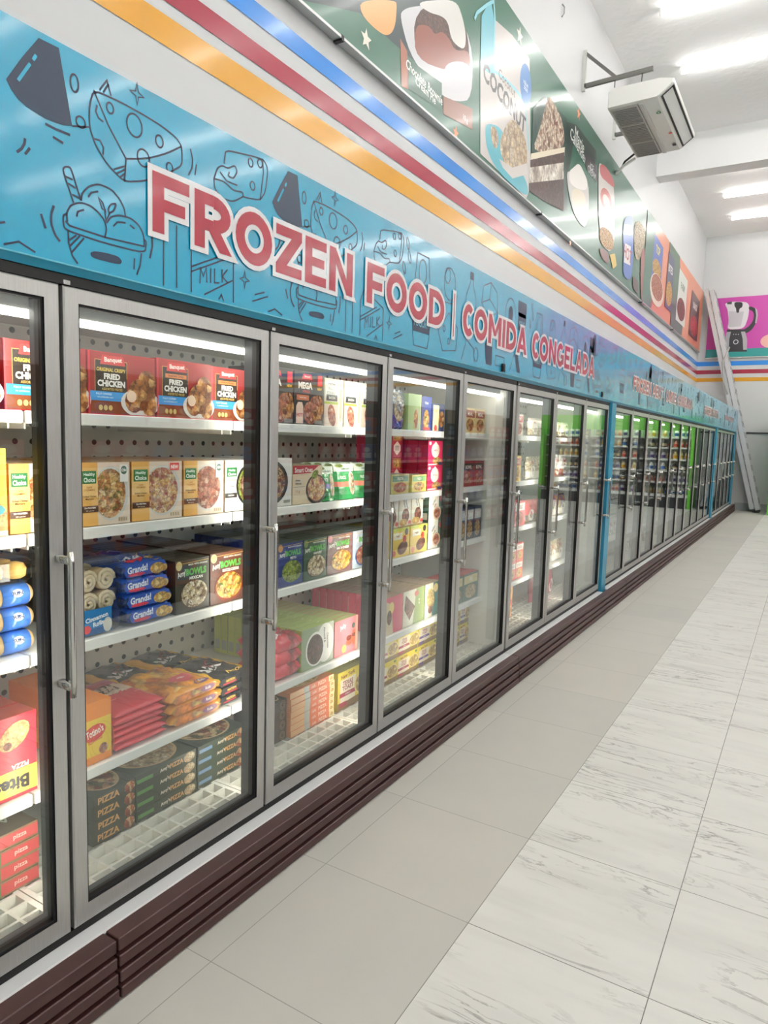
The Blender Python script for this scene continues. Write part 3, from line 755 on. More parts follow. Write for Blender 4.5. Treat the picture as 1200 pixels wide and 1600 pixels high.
# ================================================================== FASCIA SIGN OVER THE FREEZERS
FX_ = -1.74
BZ0, BZ1 = 2.115, 2.69
TEAL = P('009AC0', .26, 0, .6); NAVY = P('14304C', .35); TEALD = P('0088AC', .3)
SRED = P('A40E30', .25, 0, .2); SWHT = P('E4E4E6', .25, 0, .3); YTXT = P('6FC0D4', .3)
LW = .0052
def tile_a(fc, dy, full=True):
    C5 = lambda pts: [(a / 2.667, b_ / 2.667) for a, b_ in pts]
    C3 = lambda pts: [(a / 4.615, 150 + b_ / 4.615) for a, b_ in pts]
    C6 = lambda pts: [(200 + a / 2.4, 200 + b_ / 2.4) for a, b_ in pts]
    def q(pts):
        o = []
        for a, b_ in pts:
            y, z = PX(a, b_, FX_); o.append((y + dy, min(BZ1 - .004, max(BZ0 + .03, z))))
        return o
    def smooth(o, closed, k2=2):
        if len(o) < 5: return o
        for _ in range(k2):
            n_ = len(o); r_ = [] if closed else [o[0]]
            for i in range(n_ if closed else n_ - 1):
                a, b_ = o[i], o[(i + 1) % n_]
                r_ += [(a[0] * .82 + b_[0] * .18, a[1] * .82 + b_[1] * .18), (a[0] * .18 + b_[0] * .82, a[1] * .18 + b_[1] * .82)]
            o = r_ if closed else r_ + [o[-1]]
        return o
    def ln(pts, w=LW, closed=False): fc.line(smooth(q(pts), closed), w, NAVY, closed); fc.layer -= 1
    def fill(pts, mt_=NAVY): fc.poly(smooth(q(pts), True), mt_); fc.layer -= 1
    def oval(px, py, r1, r2, rot=0, w=LW):
        y, z = PX(px, py, FX_)
        if z + r2 < BZ1: fc.ring(y + dy, z, r1, r2, w, NAVY, rot); fc.layer -= 1
    # cone and its pale glints
    fc.poly(q(C5([(160, 158), (245, 200), (272, 360), (300, 525), (262, 522), (230, 512), (190, 496), (150, 472), (110, 446), (75, 415), (45, 372), (25, 330), (90, 240)])), NAVY); fc.layer -= 1
    fc.layer += 1
    fc.line(q(C5([(75, 335), (125, 265)])), .008, TEAL); fc.line(q(C5([(137, 250), (150, 230)])), .008, TEAL); fc.layer -= 3
    ln(C5([(300, 525), (370, 530)])); oval(127, 99, .014, .028, 10); oval(116, 130, .012, .022, 0); oval(126, 191, .014, .014)
    # cheese wedge
    ln(C5([(390, 375), (372, 440), (372, 530), (400, 610), (450, 690), (518, 758), (600, 755), (700, 722), (760, 690), (757, 610), (735, 575), (680, 530), (600, 480), (500, 425)]), closed=True)
    ln(C5([(390, 375), (450, 520), (525, 662), (518, 758)])); ln(C5([(525, 662), (590, 662), (640, 655), (700, 637), (757, 610)]))
    for a, b_, r1, r2 in ((172, 169, .011, .014), (210, 196, .027, .031), (249, 221, .014, .017), (224, 247, .022, .024), (265, 262, .012, .014)): oval(a, b_, r1, r2)
    ln(C3([(700, 65), (690, 110), (710, 160), (745, 187)])); ln(C3([(680, 310), (720, 320), (745, 370), (742, 425)]))
    for p_ in (((820, 530), (905, 505)), ((840, 560), (900, 530)), ((865, 585), (900, 560))): ln(C3(p_))
    ln(C5([(415, 375), (445, 335), (462, 400)])); ln(C5([(430, 385), (452, 350)])); ln(C5([(793, 620), (803, 665), (800, 700), (785, 730)])); ln(C5([(818, 685), (812, 730)]))
    for p_ in (((325, 200), (400, 240), (505, 282)), ((380, 295), (455, 340)), ((295, 850), (328, 955)), ((388, 790), (368, 850), (368, 920), (395, 1000), (433, 1050)), ((1095, 1000), (1098, 1080), (1080, 1170)), ((180, 305), (175, 345), (155, 380), (120, 405)), ((215, 375), (180, 420))): ln(C3(p_), LW * 1.3)
    # sparkle
    def spark(px, py, r=.03):
        y, z = PX(px, py, FX_); pts = []
        for i in range(8):
            rr = r if i % 2 == 0 else r * .3; t = math.radians(45 * i + 90); pts.append((y + dy + rr * .8 * math.cos(t), z + rr * math.sin(t)))
        fc.line(pts, LW * .8, NAVY, True); fc.layer -= 1
    spark(214, 147); spark(382, 437)
    # ice cream bowl
    ln(C3([(530, 770), (450, 530), (470, 510), (500, 512), (512, 525), (583, 755)]))
    for p_ in (((470, 580), (525, 605)), ((490, 630), (545, 665)), ((520, 710), (572, 738))): ln(C3(p_))
    ln(C3([(583, 755), (592, 700), (640, 650), (710, 635), (800, 670), (860, 740), (895, 810), (903, 865)]))
    ln(C3([(485, 905), (480, 840), (510, 785), (580, 768), (650, 790), (710, 840), (755, 900), (768, 960), (755, 1020)]))
    ln(C3([(768, 915), (800, 870), (860, 860), (940, 880), (1000, 930), (1035, 1000), (1040, 1085)]))
    ln(C3([(710, 735), (740, 770), (760, 830), (735, 810)]), closed=True); ln(C3([(838, 775), (800, 780), (780, 810), (785, 845), (820, 830)]), closed=True)
    ln(C3([(755, 830), (765, 900), (790, 845)])); ln(C3([(635, 730), (655, 698), (708, 688)])); ln(C3([(552, 870), (560, 835), (605, 820)])); ln(C3([(815, 940), (845, 910), (905, 915)])); ln(C3([(935, 930), (970, 957)]))
    ln(C3([(480, 850), (455, 862), (455, 900), (465, 965), (750, 1060), (1045, 1135), (1055, 1050), (1038, 1035)])); ln(C3([(470, 900), (500, 935), (760, 1020), (1040, 1085)]))
    ln(C3([(490, 970), (495, 1060), (520, 1150), (560, 1210)])); ln(C3([(1020, 1135), (1010, 1220), (985, 1290)]))
    for p_ in (((500, 1040), (550, 1005)), ((505, 1080), (575, 1010)), ((515, 1130), (605, 1025)), ((970, 1170), (965, 1250)), ((25, 1070), (135, 1050), (255, 1128))): ln(C3(p_))
    fill(C3([(650, 1130), (680, 1118), (760, 1130), (850, 1155), (880, 1190), (870, 1213), (830, 1210), (690, 1175), (655, 1155)]))
    # cake piece behind lettering
    ln(C6([(365, 90), (380, 85), (505, 115), (525, 150), (515, 240), (495, 272), (430, 258)])); ln(C6([(365, 90), (360, 135)])); ln(C6([(505, 115), (508, 170), (495, 272)]))
    for a, b_ in ((460, 130), (495, 133), (467, 217)): oval(200 + a / 2.4, 200 + b_ / 2.4, .012, .014)
    ln(C6([(322, 190), (325, 230), (355, 265), (395, 277), (430, 258)])); ln(C6([(322, 190), (335, 150), (352, 140), (375, 152), (400, 140), (410, 165), (395, 190), (375, 180), (380, 165)]))
    ln(C6([(322, 190), (360, 200), (395, 235), (430, 240), (432, 258)])); ln(C6([(345, 165), (370, 200), (410, 215)]))
    # milk carton
    for p_ in (((133, 390), (133, 600)), ((182, 365), (182, 600)), ((237, 430), (237, 615)), ((395, 490), (395, 655)), ((237, 520), (350, 480)), ((237, 538), (372, 490)), ((285, 625), (392, 572)), ((475, 625), (512, 616)), ((465, 650), (525, 632)), ((237, 430), (262, 380), (395, 490)), ((340, 665), (350, 625), (358, 668))): ln(C6(p_))
    y, z = PX(200 + 316 / 2.4, 200 + 560 / 2.4, FX_); 
    for st in ([(-.055, -.03), (-.053, .02), (-.04, -.005), (-.027, .026), (-.025, -.022)], [(-.008, -.02), (-.007, .028)], [(.01, .03), (.01, -.016), (.032, -.012)], [(.045, .036), (.045, -.008)], [(.07, .04), (.046, .012), (.072, -.004)]):
        fc.line([(y + dy + a, z + b_) for a, b_ in st], LW, NAVY); fc.layer -= 1
def tile_b(fc, y):
    def L2(pts, w=LW, c=False): fc.line([(y + a, BZ0 + b_) for a, b_ in pts], w, NAVY, c); fc.layer -= 1
    def F2(pts, mt_=NAVY): fc.poly([(y + a, BZ0 + b_) for a, b_ in pts], mt_); fc.layer -= 1
    def O2(a, b_, r1, r2, w=LW, rot=0): fc.ring(y + a, BZ0 + b_, r1, r2, w, NAVY, rot); fc.layer -= 1
    for a, b_ in ((.02, .40), (.07, .46), (.05, .52)): O2(a, b_, .012, .028, LW, 20)
    # yogurt tub
    F2([(.12, .12), (.30, .12), (.31, .22), (.11, .22)]); L2([(.11, .22), (.10, .30), (.32, .30), (.31, .22)]); L2([(.12, .12), (.14, .05), (.28, .05), (.30, .12)])
    fc.layer += 1; fc.text('YOGURT', y + .21, BZ0 + .17, .045, YTXT, 0, .17); fc.layer -= 2
    O2(.21, .42, .04, .06); L2([(.15, .50), (.27, .50), (.29, .36), (.13, .36)], LW, True)
    # cheese slice
    L2([(.40, .16), (.52, .27), (.64, .20), (.62, .08), (.46, .06)], LW, True)
    for a, b_ in ((.47, .18), (.53, .12), (.57, .2)): O2(a, b_, .014, .016)
    O2(.52, .42, .07, .085); O2(.49, .46, .03, .04); L2([(.42, .38), (.44, .32), (.60, .32), (.62, .38)])
    # bottle
    L2([(.78, .54), (.82, .54), (.82, .48), (.87, .40), (.87, .2), (.73, .2), (.73, .40), (.78, .48)], LW, True); F2([(.78, .50), (.82, .50), (.82, .54), (.78, .54)])
    # open box
    L2([(.95, .40), (1.05, .33), (1.20, .38), (1.18, .50), (1.08, .54), (.97, .50)], LW, True); L2([(.95, .40), (1.07, .44), (1.20, .38)]); L2([(1.07, .44), (1.08, .54)])
    # egg plate and dark cup
    O2(1.42, .40, .09, .11); F2([(1.42 + .04 * math.cos(t * .5), BZ0 * 0 + .41 + .05 * math.sin(t * .5)) for t in range(13)]); L2([(1.36, .33), (1.40, .37)])
    F2([(1.56, .33), (1.70, .33), (1.71, .52), (1.55, .52)]); F2([(1.565, .42), (1.70, .42), (1.70, .445), (1.56, .445)], TEAL)
    fc.layer += 1; fc.text('YOGURT', y + 1.63, BZ0 + .375, .035, YTXT, 0, .11); fc.layer -= 2
    F2([(1.05, .05), (1.14, .05), (1.14, .24), (1.02, .17)]); L2([(1.20, .06), (1.34, .06), (1.34, .12), (1.20, .12)], LW, True)
    L2([(1.45, .05), (1.52, .17), (1.58, .05)]); F2([(1.53, .17), (1.58, .17), (1.64, .05), (1.59, .05)])
    L2([(.70, .04), (.76, .16), (.86, .12), (.88, .04)]); O2(.9, .09, .03, .04)
def fascia(y0, y1, label, texts, tiles):
    t = empty('fascia_sign', label, 'sign', (FX_, (y0 + y1) / 2, BZ0), 'teal fascia signs')
    inv = Matrix.Translation((-FX_, -(y0 + y1) / 2, -BZ0))
    mb = MB(); mb.box(-1.84, FX_, y0, y1, BZ0 + .022, BZ1, TEAL)
    # folded lower edge, leaning back towards the door header
    mb.face([(FX_, y0, BZ0 + .022), (FX_ - .018, y0, BZ0), (FX_ - .018, y1, BZ0), (FX_, y1, BZ0 + .022)], TEALD)
    mb.face([(FX_ - .018, y0, BZ0), (-1.84, y0, BZ0), (-1.84, y1, BZ0), (FX_ - .018, y1, BZ0)], BLACK)
    mb.box(FX_ - .002, FX_ + .0015, y0, y1, BZ0 + .019, BZ0 + .023, P('58B4C8', .3))
    fc = Face(mb, lambda u, v, l: (FX_ + .0006 + l, u, v), step=.00006)
    for kind, yy in tiles: (tile_a if kind == 'a' else tile_b)(fc, yy)
    mb.build('printed_panel', t).matrix_parent_inverse = inv
    for st, a, b_, c, d, o in texts:
        mb = MB(); fc = Face(mb, lambda u, v, l: (FX_ + .004 + l, u, v), step=.00025)
        big_text(fc, st, a, b_, c, d, SRED, SWHT, o)
        ob = mb.build('lettering', t); ob.matrix_parent_inverse = inv; ob['label'] = 'red lettering with a white outline reading ' + st.replace('|', 'and').capitalize()
    return t
fascia(-1.6, 7.30, 'teal food-doodle sign with large red FROZEN FOOD and COMIDA CONGELADA lettering',
       [('FROZEN FOOD | COMIDA CONGELADA', 1.485, 6.48, 2.295, 2.47, .017)],
       [('a', -.98), ('a', 0), ('a', .985), ('b', 2.98), ('b', 4.75), ('a', 5.3)])
fascia(7.302, 16.50, 'teal printed sign reading FROZEN MEAT above the middle run of doors',
       [('FROZEN MEAT | CARNE CONGELADA', 8.12, 12.66, 2.31, 2.455, .0155)],
       [('b', 7.4), ('a', 7.9), ('b', 9.8), ('b', 11.6), ('a', 12.2), ('b', 13.9), ('a', 14.0)])
fascia(16.502, 20.98, 'farthest teal printed sign with small red lettering beside the ladder',
       [('FRUTAS', 17.75, 18.60, 2.345, 2.44, .012), ('CONGELADAS', 18.72, 20.0, 2.345, 2.44, .012)], [('b', 16.7), ('b', 18.6)])
mb = MB(); fc = Face(mb, lambda u, v, l: (FX_ + .004 + l, u, v), step=.0003)
sg = [o for o in COL.objects if o.name.startswith('fascia_sign')][1]
big_text(fc, 'FROZEN FRUITS', 14.15, 16.45, 2.31, 2.455, SRED, SWHT, .0155)
ob = mb.build('lettering', sg); ob.matrix_parent_inverse = Matrix.Translation((-FX_, -(7.302 + 16.5) / 2, -BZ0)); ob['label'] = 'red lettering with a white outline reading frozen fruits'
# small black clips screwed to the lower edge of the signs
for i, (px, py, w) in enumerate(((785, 576, 'above the fifth large glass door'), (940, 617, 'above the first blue post'))):
    y, z = PX(px, py, FX_); mb = MB(); mb.box(FX_, FX_ + .012, y - .02, y + .02, z - .02, z + .03, BLACK); mb.box(FX_, FX_ + .016, y - .012, y + .012, z - .01, z + .012, P('2A2A2C', .4))
    tag(mb.build('door_alarm_clip'), 'small black clip on the teal sign edge, ' + w, 'clip')

# ================================================================== FREEZERS
SHELF_Z = (1.745, 1.385, 1.02, .585)
FG = .24        # top of the white floor grid
BX = -2.62      # back panel
BLUE = P('2C88A8', .35)
frame_mesh = {}; shelf_mesh = {}
def door_meshes(p):
    if p in frame_mesh: return frame_mesh[p]
    g = .012
    mb = MB(); x0, x1 = -.045, 0; ya, yb = g / 2, p - g / 2; sw = .045
    def mitre(a, b_, c, d):   # front face quad plus sides
        mb.face([(x1, *q) for q in (a, b_, c, d)], STEEL)
    o_ = [(ya, ZB), (yb, ZB), (yb, ZT), (ya, ZT)]; i_ = [(ya + sw, ZB + .06), (yb - sw, ZB + .06), (yb - sw, ZT - .042), (ya + sw, ZT - .042)]
    c_ = .004
    oc = [(ya + c_, ZB + c_), (yb - c_, ZB + c_), (yb - c_, ZT - c_), (ya + c_, ZT - c_)]
    for k2 in range(4):
        n_ = (k2 + 1) % 4
        mb.face([(x1, *oc[k2]), (x1, *oc[n_]), (x1, *i_[n_]), (x1, *i_[k2])], STEEL)
        mb.face([(x1 - c_, *o_[k2]), (x1 - c_, *o_[n_]), (x1, *oc[n_]), (x1, *oc[k2])], STEEL)
        mb.face([(x0, *o_[k2]), (x0, *o_[n_]), (x1 - c_, *o_[n_]), (x1 - c_, *o_[k2])], STEEL)
        mb.face([(x1, *i_[k2]), (x1, *i_[n_]), (x0, *i_[n_]), (x0, *i_[k2])], BLACK)
        mb.face([(x0, *o_[n_]), (x0, *o_[k2]), (x0, *i_[k2]), (x0, *i_[n_])], RUBBER)
    f = mb.data('door')
    mb = MB(); mb.box(-.022, -.012, ya + sw - .001, yb - sw + .001, ZB + .059, ZT - .041, GLASS); gl = mb.data('glass_pane')
    mb = MB(); e = .007; q = [(ya + sw, ZB + .06), (yb - sw, ZB + .06), (yb - sw, ZT - .042), (ya + sw, ZT - .042)]
    mb.box(-.011, -.006, q[0][0], q[0][0] + e, q[0][1], q[2][1], RUBBER); mb.box(-.011, -.006, q[1][0] - e, q[1][0], q[0][1], q[2][1], RUBBER)
    mb.box(-.011, -.006, q[0][0] + e, q[1][0] - e, q[0][1], q[0][1] + e, RUBBER); mb.box(-.011, -.006, q[0][0] + e, q[1][0] - e, q[2][1] - e, q[2][1], RUBBER)
    ga = mb.data('glazing_bead')
    mb = MB(); hy = p - .027
    for z in (.985, 1.342): mb.bevbox(0, .06, hy - .011, hy + .011, z - .011, z + .011, CHROME, .003)
    mb.tube([(.058, hy, .955), (.062, hy, 1.0), (.062, hy, 1.33), (.058, hy, 1.365)], .0085, CHROME, 8); ha = mb.data('handle', True)
    mb = MB(); mb.box(-.012, .0015, .006, .026, ZT + .003, ZT + .014, P('B8B8B6', .3, .7)); hi = mb.data('hinge')
    frame_mesh[p] = (f, gl, ga, ha, hi); return frame_mesh[p]
def link(me, name, parent, loc=(0, 0, 0)):
    o = bpy.data.objects.new(name, me); COL.objects.link(o); o.parent = parent; o.location = loc; return o
def shelf_meshes(p):
    if p in shelf_mesh: return shelf_mesh[p]
    mb = MB(); g = .004
    mb.box(BX + .02, SX - .004, g, p - g, -.016, 0, SHELFW); mb.bevbox(SX - .006, SX + .008, g, p - g, -.034, .003, SHELFW, .003)
    for y in (.02, p - .03): mb.box(BX + .02, SX - .03, y, y + .006, -.05, -.016, SHELFW)
    sh = mb.data('shelf')
    mb = MB(); n = 11; px_ = p / n; xs = [-1.84 - .062 * i for i in range(7)]
    for x in xs: mb.box(x - .005, x + .005, .002, p - .002, FG - .036, FG, PLASTIC)
    for i in range(n + 1):
        y = i * px_; w_ = .02 if i in (0, n) else .005
        mb.box(xs[-1], xs[0] + .005, max(.002, y - w_), min(p - .002, y + w_), FG - .036, FG - .0004, PLASTIC)
    mb.box(xs[-1] - .3, xs[-1] - .005, .002, p - .002, FG - .036, FG, PLASTIC)
    mb.box(xs[0] + .005, xs[0] + .016, .002, p - .002, FG - .06, FG - .004, PLASTIC)
    gr = mb.data('floor_grid')
    shelf_mesh[p] = (sh, gr); return shelf_mesh[p]
def bank(y0, n, p, label, led=True, end=.02):
    y1 = y0 + n * p
    t = empty('display_freezer', label, 'freezer', (GX, (y0 + y1) / 2, 0), 'glass-door freezer banks')
    inv = (-GX, -(y0 + y1) / 2, 0)
    def part(mb, name, sm=False):
        o = mb.build(name, t, sm); o.matrix_parent_inverse = Matrix.Translation(inv); return o
    a, b_ = y0 - end, y1 + end
    mb = MB()
    mb.box(BX - .06, BX - .012, a, b_, .0, 2.5, LINER)                       # back
    mb.box(BX, -1.87, a, b_, .10, .20, LINER); mb.box(BX, -1.845, a, b_, 2.085, 2.5, LINER)
    mb.box(BX, -1.83, a, y0 + .012, .2, 2.085, LINER); mb.box(BX, -1.83, y1 - .012, b_, .2, 2.085, LINER)
    mb.box(-1.87, -1.845, y0, y1, .02, .2, P('4A4E50', .4))
    part(mb, 'cabinet_body')
    mb = MB(); mb.box(BX - .011, BX - .001, y0 + .013, y1 - .013, .2, 2.08, PEG); part(mb, 'back_panel')
    mb = MB()
    mb.box(-1.83, -1.762, y0, y1, ZT + .002, BZ0 - .001, BLACK); mb.box(-1.83, -1.808, y0, y1, 2.05, ZT + .001, BLACK); part(mb, 'door_header')
    mb = MB()
    mb.box(-1.83, -1.764, a, b_, .191, ZB - .002, BLACK); mb.box(-1.84, -1.808, y0, y1, ZB, ZB + .05, P('50555A', .4))
    part(mb, 'door_sill')
    mb = MB(); mb.bevbox(-1.845, -1.708, a, b_, .168, .190, P('DADBDB', .35), .006)
    part(mb, 'base_ledge')
    # vertical posts between the doors, each with its light strip
    for i in range(n + 1):
        y = y0 + i * p; h = .03; ya, yb = (y - h if i > 0 else y + .001), (y + h if i < n else y - .001)
        if i in (0, n): continue
        mb = MB(); mb.box(-1.862, -1.808, ya, yb, .2, 2.085, P('3A3D40', .45)); part(mb, 'mullion')
        if led:
            mb = MB(); mb.box(-1.8665, -1.8625, y - .014, y + .014, .28, 2.0, LED); part(mb, 'led_strip')
    for y, s_ in ((y0, 1), (y1, -1)):
        mb = MB(); mb.box(-1.90, -1.84, min(y + s_ * .0125, y + s_ * .02), max(y + s_ * .0125, y + s_ * .02), .28, 2.0, P('D8D8D4', .4)); part(mb, 'trim_channel')
    mb = MB(); mb.box(-1.905, -1.868, y0 + .03, y1 - .03, 2.021, 2.08, P('E8E8E6', .4)); part(mb, 'canopy_light_housing')
    mb = MB(); mb.box(-1.90, -1.866, y0 + .03, y1 - .03, 2.002, 2.020, LEDTOP); part(mb, 'canopy_light')
    f, gl, ga, ha, hi = door_meshes(p); sh, gr = shelf_meshes(p)
    cy = (y0 + y1) / 2
    for i in range(n):
        y = y0 + i * p
        d = link(f, 'door', t, (0, y - cy, 0))
        link(gl, 'glass_pane', d); link(ga, 'glazing_bead', d); link(ha, 'handle', d); link(hi, 'hinge', d)
        for z in SHELF_Z: link(sh, 'shelf', t, (-GX, y - cy, z))
        link(gr, 'floor_grid', t, (-GX, y - cy, 0))
    return t
YB2 = 4.652
P3, YB3 = .892, 7.44
P4, YB4 = .80, 16.72
bank(Y0 - DP, 5, DP, 'nearest bank of five steel-framed glass freezer doors filled with frozen dinners')
bank(YB2, 3, DP, 'bank of three glass freezer doors just before the first blue post', end=.001)
bank(YB3, 10, P3, 'long run of ten glass freezer doors between the two narrow blue posts', led=False)
bank(YB4, 5, P4, 'farthest bank of five glass freezer doors, next to the ladder', led=False)
for y0, y1, lab in ((7.245, 7.415, 'tall blue post between the nearer freezers and the frozen meat doors'), (16.395, 16.685, 'thin blue post far along the freezer row'), (20.745, 20.96, 'blue end post of the freezer row in front of the ladder')):
    mb = MB(); mb.bevbox(-1.84, -1.735, y0, y1, .13, 2.113, BLUE, .004); mb.box(-1.80, -1.728, y0 + .02, y1 - .02, .12, .16, BLUE)
    tag(mb.build('corner_post'), lab, 'post', 'blue posts of the freezer row')

# slatted brown bumper rail along the floor
BRN = P('402422', .45, 0, 0, .15); BRD = P('1C0E10', .6)
segs = [(-1.5, 1.26, 'brown slatted bumper rail segment at the lower left corner of the picture'), (1.268, 4.62, 'long brown slatted bumper rail below the nearest glass doors'), (4.628, 8.0, 'brown slatted bumper rail passing the foot of the first blue post'),
        (8.008, 12.4, 'brown slatted bumper rail below the first frozen meat doors'), (12.408, 16.8, 'brown slatted bumper rail ending at the thin far blue post'), (16.808, 21.1, 'farthest brown slatted bumper rail, ending by the ladder')]
for a, b_, lab in segs:
    t = empty('bumper_rail', lab, 'rail', (-1.65, (a + b_) / 2, 0), 'brown slatted bumper rails'); inv = Matrix.Translation((1.65, -(a + b_) / 2, 0))
    mb = MB(); mb.box(-1.76, -1.715, a, b_, .0, .163, BRD); mb.build('backing', t).matrix_parent_inverse = inv
    for k2 in range(4):
        z0 = .004 + k2 * .049
        mb = MB(); mb.bevbox((-1.665 - .004 * k2) if k2 < 3 else -1.706, -1.632 - .004 * k2, a, b_, z0, z0 + (.0365 if k2 < 3 else .042), BRN, .003)
        o = mb.build('slat', t); o.matrix_parent_inverse = inv

# ================================================================== GOODS
def box_art(name, w, h, t, base, art, top=None, side=None):
    """a carton standing with its printed front at local x = 0, spanning y 0..w, z 0..h, depth t"""
    mb = MB(); g = .0015
    mb.box(-t + g, 0, g, w - g, 0, h, side or base, top=top or base, front=base)
    fc = Face(mb, lambda u, v, l: (l + .0003, g + u, v), w - 2 * g, h)
    art(fc)
    fs = Face(mb, lambda u, v, l: (-u, g - l - .0002, v), t, h)      # near side panel, lettered strip
    if side: fs.rect(.15, .1, .85, .35, base)
    return mb.data(name)
def a_chicken(style):
    def f(c):
        c.rect(.02, .02, .98, .98, '9E2A28'); c.rect(.02, .02, .98, .3, '8A4A28')
        c.rect(.10, .27, .56, .86, '30261E'); c.line([(.10, .3), (.10, .87), (.56, .87), (.56, .6)], .002, 'D8A860')
        c.poly([(.17, .80), (.54, .80), (.50, .95), (.20, .95)], 'C83A38'); c.text('Banquet', .36, .875, .10, 'F4F0EA', .8, .28, 2)
        if style == 0: c.text('ORIGINAL CRISPY', .33, .72, .06, 'E8C850', .8, .42)
        else: c.rect(.15, .685, .53, .755, 'D8803A'); c.text('Southern Crispy', .34, .72, .05, '4A2A18', .5, .32)
        c.text('FRIED', .34, .615, .095, 'F6F6F2', 1.4, .26); c.text('CHICKEN', .33, .50, .105, 'F6F6F2', 1.4, .40)
        c.text('ASSORTED PIECES', .34, .41, .04, 'E0C070', .5, .3)
        c.rect(.02, .22, .56, .37, '3A9AE0'); c.text('FULLY COOKED', .22, .33, .03, 'F0F6FA', .5, .3); c.text('no antibiotics ever', .24, .28, .028, 'F0F6FA', .2, .36)
        for i in range(3): c.ell(.17 + i * .07, .11, .03, .045, 'D8C078', 10)
        c.ell(.76, .22, .30, .24, 'E4E0DC', 24); c.ell(.78, .36, .22, .27, 'chicken', 18); c.ell(.87, .58, .14, .2, 'chicken', 14, rot=30); c.ell(.66, .25, .14, .2, 'chicken', 14); c.ell(.9, .18, .12, .17, 'chicken', 14); c.ell(.62, .32, .075, .10, 'F0D4BC', 12)
        c.rect(0, 0, 1, .012, 'C83038'); c.rect(0, 0, .02, 1, 'D03040')
    return f
def a_healthy(fd, new=0):
    def f(c):
        c.rect(0, 0, 1, 1, 'E6D6C4'); c.ell(.60, .5, .37, .44, 'CFCFCB', 30); c.ell(.58, .5, .33, .40, fd, 26)
        c.rect(0, 0, .33, 1, 'E4B060'); c.rect(0, .45, .33, .7, 'EEC684'); c.rect(.03, .67, .30, .87, '2E7A44'); c.text('Healthy', .165, .81, .065, 'F4F6F2', .8, .22); c.text('Choice', .165, .73, .075, 'F4F6F2', .9, .22)
        c.text('CAFE', .165, .61, .03, 'B87838', .3); c.text('STEAMERS', .165, .57, .03, 'B87838', .3, .24); c.text('Grilled Chicken', .165, .47, .03, '5A3A20', .5, .27); c.text('Marinara', .165, .43, .03, '5A3A20', .5, .2)
        c.rect(0, .22, .33, .32, '5A3A28'); c.text('25g PROTEIN', .165, .285, .035, 'F6F2EC', .9, .28); c.text('380 calories', .165, .245, .022, 'E8DCCC', .3, .2)
        if new == 1: c.rect(.74, .84, .93, .97, 'D83A3A'); c.text('NEW', .835, .905, .07, 'F8F4F0', 1.2, .15)
        if new == 0: c.rect(.78, .68, .95, .96, 'F4F2EE'); c.ell(.865, .87, .07, .07, '4A6A5A', 12); c.text('ON', .865, .87, .05, 'F4F2EE', 1)
        for i in range(4): c.rect(.74 + i * .05, .04, .775 + i * .05, .10, 'B8A890')
    return f
def a_simply(c):
    c.rect(0, 0, 1, 1, 'ECE8E0'); c.ell(.72, .5, .40, .42, '2A2A28', 28); c.ell(.73, .5, .36, .37, 'greens', 26); c.ell(.73, .5, .30, .30, 'grain', 22)
    c.rect(.05, .68, .34, .86, '2E7A44'); c.text('Healthy', .195, .80, .055, 'F4F6F2', .8, .24); c.text('Choice', .195, .73, .06, 'F4F6F2', .8, .24); c.text('simply', .2, .61, .07, '8A8A84', .4, .3)
    c.text('Chicken', .19, .50, .03, '3A3A38', .5, .26); c.rect(0, .27, .34, .36, '3A3A3A'); c.text('PROTEIN', .17, .315, .03, 'F0F0EC', .6, .26)
def a_bowl(frame, fd, title, bowl='3A2A24', veg='D8C890'):
    def f(c):
        c.rect(0, 0, 1, 1, frame); c.ell(.1, .9, .09, .09, veg, 12); c.line([(.02, .93), (.98, .95)], .002, 'D8B060')
        c.text("Amy's", .2, .74, .14, 'F4F2EC', .8, .3, 14); c.text('MADE WITH ORGANIC', .66, .90, .035, 'F0ECE0', .6, .6)
        c.text('BOWLS', .60, .76, .14, '5AB04A', 1.5, .62); c.text(title, .6, .64, .06, 'F4F0E8', .9, .5)
        c.ell(.55, .31, .43, .29, bowl, 26); c.ell(.55, .33, .39, .26, fd, 24)
        c.rect(0, .0, 1, .05, frame)
    return f
def a_mega(c):
    c.rect(0, 0, 1, 1, '383632'); c.poly([(.25, .86), (.62, .86), (.58, .96), (.30, .96)], 'D04848'); c.text('Banquet', .44, .91, .05, 'F4F0EC', .6, .24)
    c.text('MEGA', .38, .74, .13, 'F2EEE6', 1.6, .56); c.line([(.1, .84), (.66, .84)], .0015, 'C84040'); c.text('WINGS', .40, .63, .055, 'C84848', 1, .4)
    c.rect(.08, .46, .50, .56, 'C87858'); c.text('hot and spicy', .29, .51, .035, 'F4E8DC', .3, .36)
    c.rect(.80, .76, .96, .96, 'E03A40'); c.text('NEW', .87, .70, .05, 'F0C040', 1, .16)
    c.ell(.55, .23, .24, .22, 'stew', 20, rot=20); c.ell(.82, .30, .2, .28, 'chicken', 20); c.ell(.7, .42, .16, .14, 'stew', 14); c.poly([(.06, .02), (.30, .02), (.30, .34), (.26, .42), (.12, .42), (.06, .34)], 'E8C8B8'); c.text('HOT', .18, .18, .08, 'C84A3A', .8, .2)
    c.rect(.7, .02, .98, .09, '8A8680')
